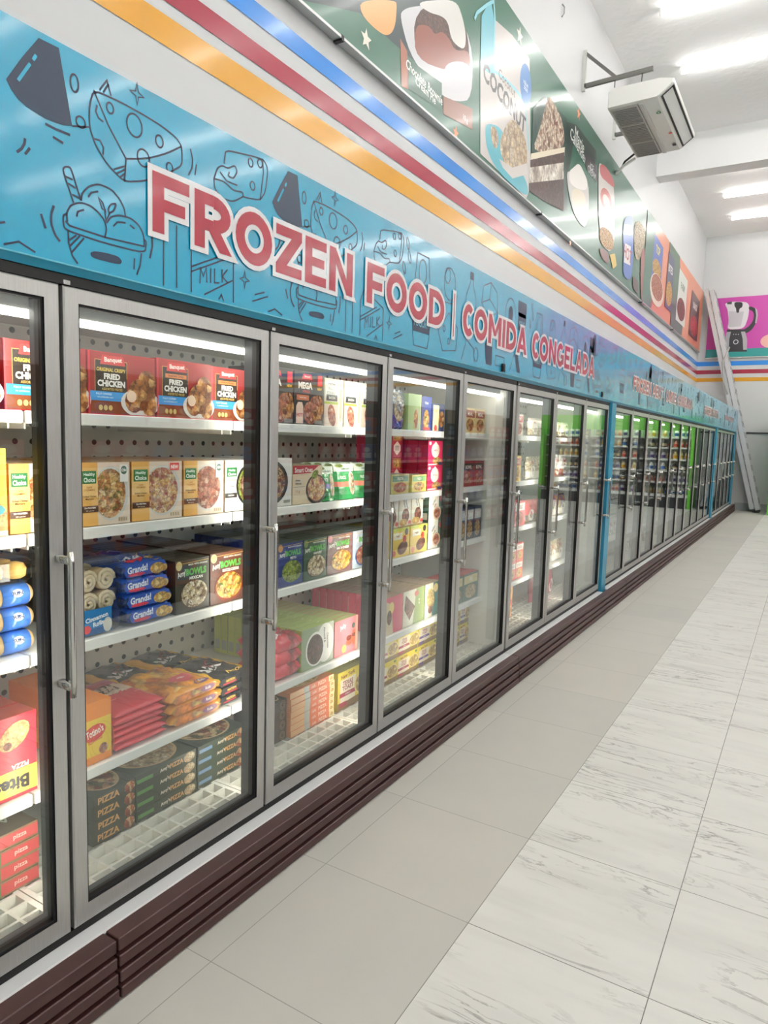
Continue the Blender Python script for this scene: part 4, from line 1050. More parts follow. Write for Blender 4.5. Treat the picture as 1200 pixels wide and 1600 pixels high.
def a_protein(c):
    c.rect(0, 0, 1, 1, 'DAD7C4'); c.rect(.06, .58, .70, .95, 'F2F1EC'); c.text('Hormel', .38, .89, .06, '3A3A3C', .6, .5); c.text('FULLY', .38, .79, .06, '8A8C88', .4, .4); c.text('COOKED', .38, .70, .06, '8A8C88', .4, .5)
    c.rect(.1, .53, .68, .66, '3C403E'); c.text('BACON', .4, .595, .05, 'E8E8E4', .6, .34); c.rect(0, .46, .72, .51, 'A8C050')
    c.rect(0, 0, .72, .46, 'E4CFC0'); c.ell(.40, .22, .2, .24, 'stew', 16, rot=15); c.rect(.72, 0, 1, 1, 'EDE8DC'); c.rect(.8, .1, .92, .8, 'D8C0A0'); c.line([(.85, .98), (.9, .9), (.82, .86)], .003, '7AA040')
def a_smart(c):
    c.rect(0, 0, 1, 1, 'DCCBB0'); c.poly([(0, .78), (.6, .80), (.86, .98), (1, 1), (0, 1)], 'B02C3C'); c.text('Smart Ones', .36, .885, .13, 'F4EEEA', .7, .6)
    c.ell(.80, .36, .36, .40, '3A3634', 26); c.ell(.80, .38, .31, .34, 'noodle', 22); c.ell(.75, .76, .13, .10, 'greens', 12, rot=30)
    c.text('chicken', .16, .62, .05, '5A4030', .6, .28); c.text('fettuccini', .18, .54, .05, '5A4030', .6, .3); c.line([(.03, .45), (.4, .45)], .0015, '5A4030'); c.text('11 g', .16, .33, .10, '8A6A48', .2, .26)
def a_bowlwhite(c):
    c.rect(0, 0, 1, 1, 'E0DEDA'); c.ell(.25, .5, .62, .47, '30302E', 30); c.ell(.22, .5, .55, .41, 'grain', 28); c.rect(.72, .06, .95, .12, '9A9890')
def a_falafel(c):
    c.rect(0, 0, 1, 1, 'A8AE98'); c.rect(0, 0, .5, 1, '98A884'); c.ell(.72, .52, .28, .49, 'EFEDE6', 24); c.ell(.42, .45, .30, .42, 'F4F2EC', 24); c.ell(.41, .44, .25, .37, 'brownie', 22)
    c.text('Almond &', .70, .72, .07, '2A2A26', .6, .36, -85); c.text('Chocolate', .80, .55, .07, '2A2A26', .6, .5, -85)
def a_pink(c):
    c.rect(0, 0, 1, 1, 'E07880'); c.text('Jolly', .35, .78, .16, 'F8EAEA', .5, .5, 8); c.ell(.62, .30, .13, .10, 'D85A3A', 14); c.ell(.62, .42, .12, .08, '7A3A28', 12); c.ell(.84, .40, .12, .22, 'D8603C', 14); c.ell(.84, .46, .11, .06, '7A3A28', 12)
    c.ell(.4, .16, .10, .12, 'A8B060', 12); c.ell(.8, .74, .07, .08, '4A5A50', 12); c.rect(.9, 0, 1, 1, 'E8A890')
def a_texas(kind='B03050'):
    def f(c):
        c.rect(0, 0, 1, 1, 'E8D040'); c.rect(0, .0, 1, .2, '8A6A40'); c.poly([(.08, .78), (.62, .80), (.60, .2), (.08, .16)], 'F2E6D0'); c.text('New York', .34, .88, .11, '8A3030', .9, .52, 4)
        c.text('TEXAS', .34, .68, .12, '9A3850', .8, .42); c.text('TOAST', .34, .55, .12, '9A3850', .8, .42); c.rect(.06, .33, .62, .44, kind); c.text('GARLIC', .34, .385, .05, 'F4EEE8', .4, .3)
        c.ell(.82, .50, .26, .30, 'F0D890', 20); c.ell(.82, .50, .22, .26, 'toast', 18)
        c.rect(.06, .08, .3, .2, kind); c.ell(.92, .9, .05, .06, '3A7A4A', 8)
    return f
def a_samosa(c):
    c.rect(0, 0, 1, 1, 'D82858'); c.ell(.5, .62, .28, .3, 'F0E4D4', 18); c.poly([(.35, .85), (.5, .98), (.65, .85)], 'F0E4D4'); c.text('SAMOSA', .5, .62, .07, 'C05878', .6, .4); c.ell(.62, .18, .3, .16, 'cheesy', 16); c.ell(.12, .9, .08, .07, 'E8E8E8', 10); c.rect(.7, .02, .98, .14, '3A3A60'); c.rect(.02, .02, .6, .07, 'F0E0E0')
def a_shield(c):
    c.rect(0, 0, 1, 1, 'B0304A'); c.rect(.1, .7, .85, 1, 'B87840'); c.ell(.45, .85, .3, .12, 'cheesy', 14); c.poly([(.15, .5), (.45, .68), (.75, .5), (.75, .3), (.45, .12), (.15, .3)], 'E4D8C8'); c.rect(.28, .3, .62, .5, 'B8A0A0')
def a_cafe(c):
    c.rect(0, 0, 1, 1, 'E4E0D4'); c.text('Plant', .45, .84, .12, '2A2A2C', .5, .7, -65); c.text('based', .65, .80, .12, '2A2A2C', .5, .7, -65); c.ell(.55, .38, .3, .28, '5A3A34', 20); c.ell(.55, .40, .24, .22, 'meat', 18); c.ell(.38, .14, .34, .14, 'toast', 14); c.ell(.88, .12, .12, .08, 'C85050', 10)
def a_italian(c):
    c.rect(0, 0, 1, 1, 'E8E4D8'); c.rect(.72, 0, 1, 1, '2E5A4A'); c.text('Italian', .36, .76, .10, '1E1E20', .6, .6, 40); c.text('rolls', .44, .62, .09, '1E1E20', .4, .5, 40); c.ell(.6, .33, .3, .26, 'D8B8A0', 18); c.ell(.6, .33, .22, .2, 'stew', 16); c.ell(.9, .86, .12, .12, 'C84858', 10)
def a_veggie(c):
    c.rect(0, 0, 1, 1, 'E8C860'); c.rect(0, .9, 1, 1, 'C8D850'); c.rect(.12, .62, .6, .85, 'F2EEDC'); c.text('veggie', .36, .735, .09, '6A5A30', .6, .4); c.ell(.62, .30, .28, .22, 'meat', 18, rot=15); c.ell(.72, .6, .1, .13, 'C84838', 12); c.ell(.82, .85, .1, .12, '3A2E28', 12); c.ell(.16, .15, .1, .11, 'D86858', 10)
def a_pinkgrill(c):
    c.rect(0, 0, 1, 1, 'D0506A'); c.poly([(0, 0), (.45, 0), (.3, .8), (0, .9)], 'D8C8A8'); c.ell(.32, .7, .15, .16, 'E8D080', 14); c.ell(.2, .45, .14, .2, 'meat', 14)
def a_greengrill(c):
    c.rect(0, 0, 1, 1, 'DCD8C4'); c.poly([(.45, .0), (1, 0), (1, 1), (.6, 1)], '8A9A60'); c.poly([(.1, .9), (.55, .5), (.3, .15), (.05, .5)], 'meat'); c.text('grill', .74, .6, .1, 'F0EEE4', .4, .3, 80); c.ell(.6, .86, .1, .08, 'C04848', 10)
def a_waffle(c):
    c.rect(0, 0, 1, 1, '2A6A64'); c.poly([(0, 0), (.5, 0), (.55, 1), (0, 1)], 'E4D8C0'); c.ell(.38, .55, .26, .32, 'toast', 16, rot=20); c.ell(.72, .82, .16, .13, 'E8C880', 12); c.ell(.38, .22, .16, .12, 'meat', 12)
def a_blue(fd, c1='3A4890'):
    def f(c):
        c.rect(0, 0, 1, 1, c1); c.text('fries', .5, .82, .09, 'E8ECF4', .5, .6); c.ell(.5, .32, .3, .3, fd, 16); c.rect(.2, .02, .9, .1, 'C85048')
    return f
def a_nugget(c):
    c.rect(0, 0, 1, 1, '2C3C70'); c.rect(.12, .35, .56, .95, 'F0DFA8'); c.text('TEX', .34, .74, .08, '8A4A30', .6, .3); c.rect(.1, .02, .55, .36, 'E8D8A8'); c.ell(.76, .45, .22, .3, 'chicken', 16); c.ell(.32, .12, .12, .12, 'C84840', 10)
def a_green(c):
    c.rect(0, 0, 1, 1, '9AB878'); c.rect(.5, 0, 1, .6, 'A8B088'); c.ell(.6, .3, .16, .28, 'chicken', 14); c.rect(.9, 0, 1, 1, 'B8D090')
def a_plain(c1, c2, fd, w=0):
    def f(c):
        c.rect(0, 0, 1, 1, c1); c.rect(.05, .62, .95, .92, c2); c.ell(.5, .32, .38, .26, fd, 16)
        if w: c.text(w, .5, .77, .15, 'F4F0EA' if c2 != 'F0ECE4' else '6A3030', .6, .8)
    return f
def a_totino(c):
    c.rect(0, 0, 1, 1, 'E8C83A'); c.rect(0, .72, 1, 1, 'E88A30'); c.rect(0, 0, 1, .12, 'E88A38'); c.ell(.4, .5, .4, .13, 'D8383A', 20, rot=12); c.text("Totino's", .4, .52, .13, 'F6F0E8', .9, .62, 12); c.text('PIZZA ROLLS', .42, .38, .06, 'C8383A', .6, .5, 12); c.ell(.7, .2, .16, .09, 'stew', 14)
    for i in range(3): c.ring(.6, .3, .3 + .1 * i, .2 + .08 * i, .001, 'C8A020')
def a_bites(c):
    # the pack stands upside down on the shelf
    c.rect(0, 0, 1, 1, 'D83040'); c.rect(.45, .04, 1.0, .34, 'F0C848'); c.text('Bites', .70, .17, .17, '1E1818', 1.2, .5, 180); c.text('PIZZA', .8, .38, .06, 'F4E8DC', .8, .2, 180)
    c.ell(.28, .74, .2, .16, 'B82838', 16); c.text('12', .28, .74, .12, 'F4E4E0', .8, .2, 180); c.ell(.74, .76, .2, .14, 'toast', 16, rot=35); c.ell(.66, .66, .05, .05, 'meat', 10); c.ell(.14, .48, .2, .12, 'toast', 16, rot=40); c.ell(.14, .24, .08, .06, '6AA068', 12); c.ell(.14, .12, .08, .06, '6AA068', 12); c.rect(0, .93, 1, 1, 'C02838')
def a_yellow(c):
    c.rect(0, 0, 1, 1, 'F2C820'); c.rect(0, 0, 1, .3, 'D89850'); c.ell(.5, .25, .5, .25, 'toast', 18); c.text('party', .6, .5, .16, '8A2020', .8, .7); c.ell(.78, .3, .2, .08, '3AA0B0', 12); c.rect(0, 0, 1, .06, 'E8E0C8')
def a_edge(c1, c2, c3, w1, w2='', fd=None):
    def f(c):
        c.rect(0, 0, 1, 1, c1); c.rect(.02, .3, .27, .62, c2); c.text(w1, .46, .5, .42, 'E8DCC8', .7, .22, 6)
        if w2: c.text(w2, .66, .5, .42, c3, .9, .26)
        if fd: c.ell(.88, .5, .10, .45, fd, 14)
    return f
def pizza_box(name, w, h, t, base, fd, a, round_=True):
    mb = MB(); mb.box(-t, 0, .001, w - .001, 0, h - .0008, base)
    fc = Face(mb, lambda u, v, l: (l + .0003, .001 + u, v), w - .002, h); a(fc)
    ft = Face(mb, lambda u, v, l: (-t + v, u, h - .0008 + l + .0002), w, t)
    if round_:
        ft.ell(.5, .52, .44, .42, 'D8B888', 30); ft.ell(.5, .52, .41, .39, fd, 30); ft.line([(.5, .52), (.62, .2)], .004, '7A4A30'); ft.line([(.5, .52), (.3, .3)], .004, '7A4A30')
    else: ft.rect(.05, .08, .95, .5, fd); ft.text('PANERA', .5, .72, .14, 'D8DCC8', .4, .7)
    return mb.data(name)

def pillow(name, d, w, h, colour, art=None, seed=0, nx=16, ny=18, crimp=True, wr=.10, front=None):
    """a soft pack lying flat: front crimp at local x = 0, spanning y 0..w, depth d, with wrinkles"""
    rnd = random.Random(seed); ph = [(rnd.uniform(10, 40), rnd.uniform(10, 40), rnd.uniform(0, 6)) for _ in range(5)]
    def prof(u, v):
        a = max(0.0, 1 - abs(2 * u - 1) ** 7) ** .5; b_ = max(0.0, 1 - abs(2 * v - 1) ** 6) ** .55
        k2 = sum(math.sin(p_[0] * u + p_[1] * v + p_[2]) for p_ in ph) / 5
        return h * (.5 + .5 * a * b_ * (1 + wr * k2 * 2.2)), h * (.5 - .5 * a * b_)
    mb = MB(); top = {}; bot = {}
    for i in range(nx + 1):
        for j in range(ny + 1):
            u, v = (i / nx) ** 1.7, j / ny; zt, zb = prof(u, v); e = 1 + (.012 * math.sin(40 * v + ph[0][2]) if i in (0, nx) else 0)
            top[i, j] = len(mb.v); mb.v.append((-d * u * e, w * v, zt + .0006)); bot[i, j] = len(mb.v); mb.v.append((-d * u * e, w * v, max(.0005, zb)))
    for i in range(nx):
        for j in range(ny):
            u, v = (i + .5) / nx, (j + .5) / ny
            mt_ = colour(u, v) if callable(colour) else colour
            mi = mb.m(mt_)
            mb.f.append((top[i, j], top[i, j + 1], top[i + 1, j + 1], top[i + 1, j])); mb.mi.append(mi)
            mb.f.append((bot[i, j], bot[i + 1, j], bot[i + 1, j + 1], bot[i, j + 1])); mb.mi.append(mi)
    for i in range(nx):
        for jj, fl in ((0, 1), (ny, 0)):
            q = (top[i, jj], top[i + 1, jj], bot[i + 1, jj], bot[i, jj]); mb.f.append(q if fl else q[::-1]); mb.mi.append(mb.m(colour(.5, .5) if callable(colour) else colour))
    for j in range(ny):
        for ii, fl in ((0, 0), (nx, 1)):
            q = (top[ii, j], top[ii, j + 1], bot[ii, j + 1], bot[ii, j]); mb.f.append(q if fl else q[::-1]); mb.mi.append(mb.m(colour(.02, .5) if callable(colour) else colour))
    if art:
        # u runs along the front (y), v from the front edge up to the back
        def fn(u, v, l):
            uu, vv = u / w, v / d; z, _ = prof(min(1, max(0, vv)), min(1, max(0, uu))); return (-v, u, z + .0022 + l)
        fc = Face(mb, fn, w, d); art(fc)
    if front:
        f3 = Face(mb, lambda u, v, l: (.0035 + l, u, h * .12 + v), w, h * .76); front(f3)
    me = mb.data(name)
    me.polygons.foreach_set('use_smooth', [True] * len(me.polygons)); return me

def shelf_row(mesh, name, y, z, label, cat, n, pitch, group, x=-1.965, rz=0, behind=None):
    """one front carton and the identical cartons queued behind it"""
    o = put(mesh, name, (x, y, z), label, cat, group, rz)
    for k_ in range(1, n):
        c = o.copy(); COL.objects.link(c); c.location = (x - pitch * k_, y + random.uniform(-.002, .002), z)
        c['label'] = behind or (label.split(',')[0] + ', queued behind')
        c['group'] = group + ', queued behind'
def stack(mesh, name, y, z, label, cat, n, dz, group, x, jit=.004, rz=.0, deep=0, dpitch=.3):
    for r_ in range(deep + 1):
        for k_ in range(n):
            pos = 'topmost' if k_ == n - 1 else ('lowest', 'second up', 'third up', 'fourth up', 'fifth up', 'sixth up')[k_]
            lab = '%s, %s' % (label, pos)
            if r_: 
                if k_ < n - 1: continue
                lab = label + ', top of stack behind'
            put(mesh, name, (x - r_ * dpitch + random.uniform(-jit, jit), y + random.uniform(-jit, jit), z + k_ * dz), lab, cat, group, rz + random.uniform(-.02, .02) * (jit > .003))
Z1, Z2, Z3, Z4 = [z + .0035 for z in SHELF_Z]
FZ = FG + .0005
FLX = -2.04
D = lambda i: Y0 + i * DP

# ---- door 1 (largest) ------------------------------------------------
ch0 = box_art('fried_chicken_carton', .268, .20, .10, 'A82C2C', a_chicken(0), side='B83038'); ch1 = box_art('fried_chicken_carton', .262, .205, .10, 'A82C2C', a_chicken(1), side='B83038')
hc_b = 'E0A858'
def hcbox(w, art): return box_art('frozen_meal_carton', w, .205, .045, hc_b, art, top='C8A070', side='C89048')
hA, hB, hC, hS = hcbox(.19, a_healthy('pasta')), hcbox(.225, a_healthy('noodle', 1)), hcbox(.208, a_healthy('stew', 0)), box_art('frozen_meal_carton', .20, .205, .045, 'E0DCD4', a_simply)
amy1 = box_art('frozen_bowl_carton', .172, .20, .045, '3A3428', a_bowl('3C3A2C', 'rice', 'MEXICAN', '4A3A2C'), top='4A4438')
amy2 = box_art('frozen_bowl_carton', .19, .205, .045, '5A3626', a_bowl('6A4030', 'cheesy', 'BROCCOLI CHEDDAR', '8A3A28'), top='5A4438')
shelf_row(ch0, 'fried_chicken_carton', 1.15, Z1, 'red fried chicken carton seen through the left-edge door, top shelf', 'carton', 2, .104, 'red fried chicken cartons')
shelf_row(ch1, 'fried_chicken_carton', .875, Z1, 'red fried chicken carton cut by the left photo edge, top shelf', 'carton', 1, .104, 'red fried chicken cartons')
shelf_row(ch0, 'fried_chicken_carton', 1.421, Z1, 'red original crispy fried chicken carton, left one of the wide door top shelf', 'carton', 4, .104, 'red fried chicken cartons')
shelf_row(ch1, 'fried_chicken_carton', 1.693, Z1, 'red fried chicken carton with an orange band, middle of the wide door top shelf', 'carton', 4, .104, 'red fried chicken cartons')
shelf_row(ch1, 'fried_chicken_carton', 1.972, Z1, 'red fried chicken carton half hidden at the right end, top shelf', 'carton', 3, .104, 'red fried chicken cartons', x=-1.985)
G_ = 'tan frozen meal cartons'
shelf_row(hA, 'frozen_meal_carton', 1.158, Z2, 'tan frozen meal carton beside the yellow one, left photo edge', 'carton', 6, .047, G_)
shelf_row(hA, 'frozen_meal_carton', 1.39, Z2, 'tan frozen meal carton with orange pasta and a white badge', 'carton', 9, .047, G_)
shelf_row(hB, 'frozen_meal_carton', 1.586, Z2, 'tan frozen meal carton with noodles and a red NEW tag', 'carton', 9, .047, G_)
shelf_row(hC, 'frozen_meal_carton', 1.817, Z2, 'tan frozen meal carton with reddish stew, beside the white carton', 'carton', 9, .047, G_)
shelf_row(hS, 'frozen_meal_carton', 2.031, Z2, 'white frozen meal carton with dark bowl at right end, second shelf', 'carton', 7, .047, G_)
shelf_row(amy1, 'frozen_bowl_carton', 1.777, Z3, 'dark BOWLS carton picturing rice, next to the blue bags', 'carton', 12, .047, 'dark frozen bowl cartons')
shelf_row(amy2, 'frozen_bowl_carton', 1.953, Z3, 'brown BOWLS carton picturing a cheesy yellow dish, right end of the wide door third shelf', 'carton', 12, .047, 'dark frozen bowl cartons')
for k_, yy in enumerate((1.42, 1.60)):
    for j_ in range(6):
        put(amy1, 'frozen_bowl_carton', (-2.22 - j_ * .047, yy, Z3), 'dark frozen bowl carton standing on the third shelf behind the %s' % ('clear cinnamon roll pack' if k_ == 0 else 'blue bags'), 'carton', 'dark frozen bowl cartons at the back, ' + ('left' if k_ == 0 else 'right'))
# clear pack of cinnamon rolls
cl = empty('cinnamon_roll_pack', 'clear plastic clamshell of pale cinnamon rolls with a blue label', 'food pack', (-1.97, 1.385, Z3), 'clear cinnamon roll packs')
mb = MB(); W_, H_, T_ = .165, .25, .10
for i in range(14):
    v = .012 + i * (H_ - .024) / 14; mb.box(-.006, .001, W_ - .012, W_ + .001, v, v + .007, CLEAR)
    u = .008 + i * (W_ - .016) / 14; mb.box(-.006, .001, u, u + .006, H_ - .02, H_ - .002, CLEAR)
mb.bevbox(-T_, 0, 0, W_, 0, H_, CLEAR, .014); mb.build('clear_shell', cl)
for a, b_ in ((.05, .17), (.118, .17), (.05, .095), (.118, .095)):
    mb = MB(); pts = []
    for i in range(34):
        th = i * .45; rr = .033 - .0009 * i; pts.append((-.028 + .0002 * i, a + rr * math.cos(th), b_ + .005 + rr * 1.1 * math.sin(th)))
    mb.tube(pts, .0075, P('E6D6B8', .5), 6)
    mb.tube([(-.085, a, b_ + .005), (-.032, a, b_ + .005)],   .036, P('CDB48C', .55), 14); mb.build('roll', cl, smooth=True)
mb = MB(); mb.box(-.0005, .003, .002, .118, .004, .088, '1E78B8'); fc = Face(mb, lambda u, v, l: (.0032 + l, .002 + u, .004 + v), .116, .084)
fc.poly([(0, 0), (1, 0), (1, .3), (0, .2)], '1A5A94'); fc.text('Cinnamon', .5, .66, .19, 'F2F6FA', .9, .8, 8); fc.text('Rolls', .55, .42, .19, 'F2F6FA', .9, .4, 8); fc.ell(.18, .25, .12, .17, 'D8404A', 14); fc.ell(.85, .3, .15, .3, 'D8D4CC', 12)
mb.build('label', cl)
copy_thing(cl, (-2.09, 1.387, Z3), 'clear cinnamon roll clamshell standing right behind the front one')
# blue bags
def blue_art(c):
    c.text('Grands!', .38, .18, .11, 'F2F4F8', 1.2, .5, 5); c.ell(.36, .10, .2, .035, 'D83848', 14); c.ell(.78, .22, .17, .13, 'toast', 14); c.ell(.86, .12, .1, .08, 'toast', 12); c.line([(.1, .5), (.5, .62), (.9, .55)], .004, '7AA0E0')
bb = pillow('biscuit_bag', .30, .215, .066, lambda u, v: P('2454B4', .22, 0, .4) if (v + u * .3) % 1 > .12 else P('1A2E60', .25, 0, .3), blue_art, 3, wr=.22, front=lambda c: (c.poly([(.04, .5), (.1, .1), (.9, .1), (.96, .5), (.9, .95), (.1, .95)], '2454B4'), c.text('Grands!', .32, .62, .5, 'F2F4F8', 1.0, .42, 3), c.ell(.3, .25, .18, .12, 'D83848', 12), c.ell(.74, .45, .16, .4, 'toast', 14), c.ell(.88, .4, .08, .28, 'toast', 10)))
pos = ['bottom', 'second', 'third', 'top']
for k_ in range(4):
    put(bb, 'biscuit_bag', (-1.955 - .008 * k_, 1.548 + random.uniform(-.004, .008), Z3 + k_ * .052), 'glossy blue biscuit bag beside the clear pack, %s in the pile of four' % pos[k_], 'bag', 'blue biscuit bags', random.uniform(-.05, .05))
# shelf 4
tt = box_art('pizza_roll_carton', .112, .21, .20, 'E8C030', a_totino, top='E88A30', side='E88A30')
shelf_row(tt, 'pizza_roll_carton', 1.383, Z4, 'yellow and orange pizza roll carton beside the red bags', 'carton', 2, .22, 'yellow pizza roll cartons')
GR = P('C8283C', .25, 0, .4)
def red_art(c):
    c.text('PIZZA', .5, .55, .09, '2A2420', 1, .5, 186); c.text('ROLLS', .5, .66, .09, '2A2420', 1, .5, 186); c.text("Totino's", .5, .44, .07, 'F2E6D8', .6, .45, 186); c.line([(.1, .3), (.9, .33)], .003, 'E87080')
rb = pillow('pizza_bag', .34, .225, .034, lambda u, v: GR if u < .62 else (P('D8C0A8', .3, 0, .2) if u < .8 else P('A02434', .3, 0, .2)), red_art, 5, wr=.14)
names6 = ['bottom', 'second', 'third', 'fourth', 'fifth', 'top']
for k_ in range(6):
    put(rb, 'pizza_bag', (-1.95 - .003 * k_ + random.uniform(-.006, .006), 1.503 + random.uniform(-.006, .006), Z4 + k_ * .0225), 'red pizza snack bag lying on the fourth shelf, %s in the pile of six' % names6[k_], 'bag', 'red pizza snack bags', random.uniform(-.04, .04))
OG = P('E8A038', .25, 0, .4)
def or_art(c):
    c.ell(.62, .35, .22, .12, 'C84858', 18, rot=8); c.text("Totino's", .62, .35, .08, 'F6F0E8', .8, .35, 8); c.ell(.3, .7, .2, .2, 'wrapgold', 14); c.ell(.75, .1, .15, .05, '5A3A6A', 10); c.text('Rolls', .75, .1, .04, 'F0E8E0', .4)
ob_ = pillow('snack_bag', .32, .265, .05, lambda u, v: OG if (u < .28 or v > .8) else MATS['wrapgold'], or_art, 8, wr=.2, front=lambda c: (c.poly([(.04, .5), (.1, .1), (.9, .1), (.96, .5), (.9, .95), (.1, .95)], 'wrapgold'), c.ell(.75, .55, .15, .35, '7A3A6A', 12), c.text('Rolls', .75, .55, .3, 'F0E8E0', .5)))
for k_ in range(3):
    for r_ in range(2):
        if r_ and k_ < 2: continue
        put(ob_, 'snack_bag', (-1.955 - r_ * .32, 1.738 + random.uniform(-.005, .005) - r_ * .24, Z4 + (k_ * .042 if not r_ else 0)), 'orange and yellow snack bag, ' + (('bottom', 'middle', 'top')[k_] + ' in the pile in the middle of the fourth shelf' if not r_ else 'lying behind the pile of red and orange bags'), 'bag', 'orange snack bags', random.uniform(-.03, .05))
def bk_art(c):
    c.text('NX', .42, .42, .2, 'E8E8E8', 1.2, .45, 15); c.ell(.6, .55, .2, .1, 'A83038', 14, rot=30); c.text('NATION', .62, .1, .06, 'E8C050', .6, .4)
bk = pillow('black_snack_bag', .30, .225, .046, lambda u, v: P('1E1E22', .25, 0, .4) if .12 < v < .82 else P('E8B838', .25, 0, .3), bk_art, 12, wr=.18, front=lambda c: (c.poly([(.04, .5), (.1, .1), (.6, .1), (.6, .95), (.1, .95)], '1E1E22'), c.text('NATION', .35, .6, .3, 'E8C050', .6, .4), c.rect(.15, .2, .5, .38, 'A83038'), c.ell(.78, .5, .12, .3, 'C84048', 12)))
for k_ in range(3):
    put(bk, 'black_snack_bag', (-1.96 + random.uniform(-.01, 0), 2.00 + random.uniform(-.004, .004), Z4 + k_ * .038), 'black and yellow snack bag, right end of fourth shelf, %s of three' % ('bottom', 'middle', 'top')[k_], 'bag', 'black and yellow snack bags', .05)
for i, (x, y, r_, w_) in enumerate(((-2.28, 1.80, .3, 'left'), (-2.28, 2.04, .3, 'right'))):
    put(bk, 'black_snack_bag', (x, y, Z4 + .042), 'black and yellow snack bag lying in the second row of the fourth shelf, ' + w_ + ' one', 'bag', 'black and yellow snack bags', r_ * .3)
    mb = None
for i, (x, y) in enumerate(((-2.29, 1.805), (-2.29, 2.04))):
    put(bk, 'black_snack_bag', (x, y, Z4), 'black snack bag under the second row of the fourth shelf', 'bag', 'black snack bags underneath')
# floor pizzas
def pz(fd, c2, w2='Amys'):
    return a_edge('38402E' if c2 != '6A88A8' else '3A4434', c2, 'D8A060', "Amy's", 'PIZZA', fd)
pA = pizza_box('pizza_box', .18, .045, .26, '3A4432', 'pizza', lambda c: (c.rect(0, 0, 1, 1, '3A3C2E'), c.text('PIZZA', .36, .5, .55, 'D8A060', .9, .55), c.ell(.86, .5, .13, .48, 'pizza', 14)))
pB = pizza_box('pizza_box', .30, .045, .28, '3A4A34', 'pizzapale', pz('pizzapale', '5A9048'))
pC = pizza_box('pizza_box', .29, .045, .28, '34443A', 'pizza', pz('pizza', '6A88A8'))
stack(pA, 'pizza_box', 1.47, FZ, 'dark frozen pizza box, left stack on the freezer floor', 'pizza box', 4, .0455, 'frozen pizza boxes', FLX, .002)
stack(pB, 'pizza_box', 1.655, FZ, 'dark green-striped pizza box, middle floor stack', 'pizza box', 4, .0455, 'frozen pizza boxes', FLX, .002, deep=1, dpitch=.285)
stack(pC, 'pizza_box', 1.962, FZ, 'dark blue-striped pizza box, right floor stack', 'pizza box', 4, .0455, 'frozen pizza boxes', FLX, .002, deep=1, dpitch=.285)

# ---- door 0 (cut by the left edge) ------------------------------------
yb_ = box_art('party_snack_carton', .26, .25, .08, 'F2C820', a_yellow); yb2 = box_art('party_snack_carton', .27, .25, .05, 'F2C820', a_yellow)
put(yb2, 'party_snack_carton', (-1.955, .878, Z2), 'yellow party snack carton at the left edge of the photo on the second shelf', 'carton', 'yellow party snack cartons')
put(yb_, 'party_snack_carton', (-1.95, .60, Z1), 'yellow carton at the left edge of the photo on the top shelf', 'carton', 'yellow party snack cartons')
def make_roll():
    t = empty('dough_roll_tube', '', 'food pack', (0, 0, 0), 'blue wrapped dough tubes')
    mb = MB(); r = .032; mb.tube([(-.04, -.02, .034), (-.04, -.008, .034), (-.04, .10, .034), (-.04, .112, .034)], [.022, r, r, .022], P('C8A878', .4), 16); mb.build('dough_roll', t, smooth=True)
    mb = MB(); mb.tube([(-.04, .012, .034), (-.04, .095, .034)], r + .0025, P('4A80D8', .25, 0, .4), 16); mb.build('blue_wrapper', t, smooth=True)
    mb = MB()
    fn = lambda u, v, l: (-.04 + (.0355 + l) * math.cos(v), .012 + u, .034 + (.0355 + l) * math.sin(v))
    f2 = Face(mb, fn, 1, 1, .0003); f2.ell(.045, .3, .017, .35, 'EDEDE8', 14); f2.text('RIN', .045, .3, .3, '2A3A60', .5, None, 0, .05)
    mb.build('label', t); return t
r0 = make_roll(); n_ = 0
for j_, yy in enumerate((1.125, .985, .845)):
    for k_ in range(3):
        lab = 'blue wrapped dough tube at the left photo edge, %s one, %s' % (('bottom', 'middle', 'top')[k_], ('rightmost stack', 'second stack', 'third stack')[j_])
        if n_ == 0: r0.location = (-1.965, yy, Z3); r0['label'] = lab
        else: copy_thing(r0, (-1.965, yy, Z3 + k_ * .0715), lab)
        n_ += 1
def muffin_tray():
    t = empty('muffin_tray', 'clear tray of golden rolls on top of the blue dough tubes', 'food pack', (-1.965, .93, Z3 + .2165), 'clear bakery trays')
    mb = MB(); mb.bevbox(-.24, 0, 0, .30, 0, .075, CLEAR, .012); mb.build('clear_tray', t)
    for i in range(4):
        for j in range(3):
            mb = MB(); c = (-.035 - j * .07, .04 + i * .073)
            mb.loft([[(c[0] + rr * math.cos(a * .6283), c[1] + rr * math.sin(a * .6283), zz) for a in range(10)] for rr, zz in ((.02, .012), (.032, .02), (.034, .04), (.026, .056), (.008, .062))], P('E0B868', .5, 0, 0, .2), True)
            mb.build('roll', t, smooth=True)
    return t
muffin_tray()
bt = box_art('pizza_bite_carton', .27, .255, .09, 'D83040', a_bites, top='A84838', side='C02838'); 
shelf_row(bt, 'pizza_bite_carton', .955, Z4, 'big red pizza bites carton upside down at left photo edge', 'carton', 6, .094, 'red pizza bites cartons')
pn = pizza_box('flatbread_box', .30, .05, .30, '7A6A54', '6A7A54', lambda c: (c.rect(0, 0, 1, 1, '8A7450'), c.rect(.2, .12, .58, .88, '4A8A4A'), c.text('Panera', .39, .5, .5, 'F0F0E4', .5, .3), c.rect(.58, .12, 1, .88, 'C84848'), c.text('pizza', .8, .5, .4, 'E8D8C8', .4, .2)), False)
stack(pn, 'flatbread_box', .97, FZ, 'green and red banded flatbread box, leftmost freezer floor', 'carton', 4, .0505, 'flatbread boxes', FLX, .002)

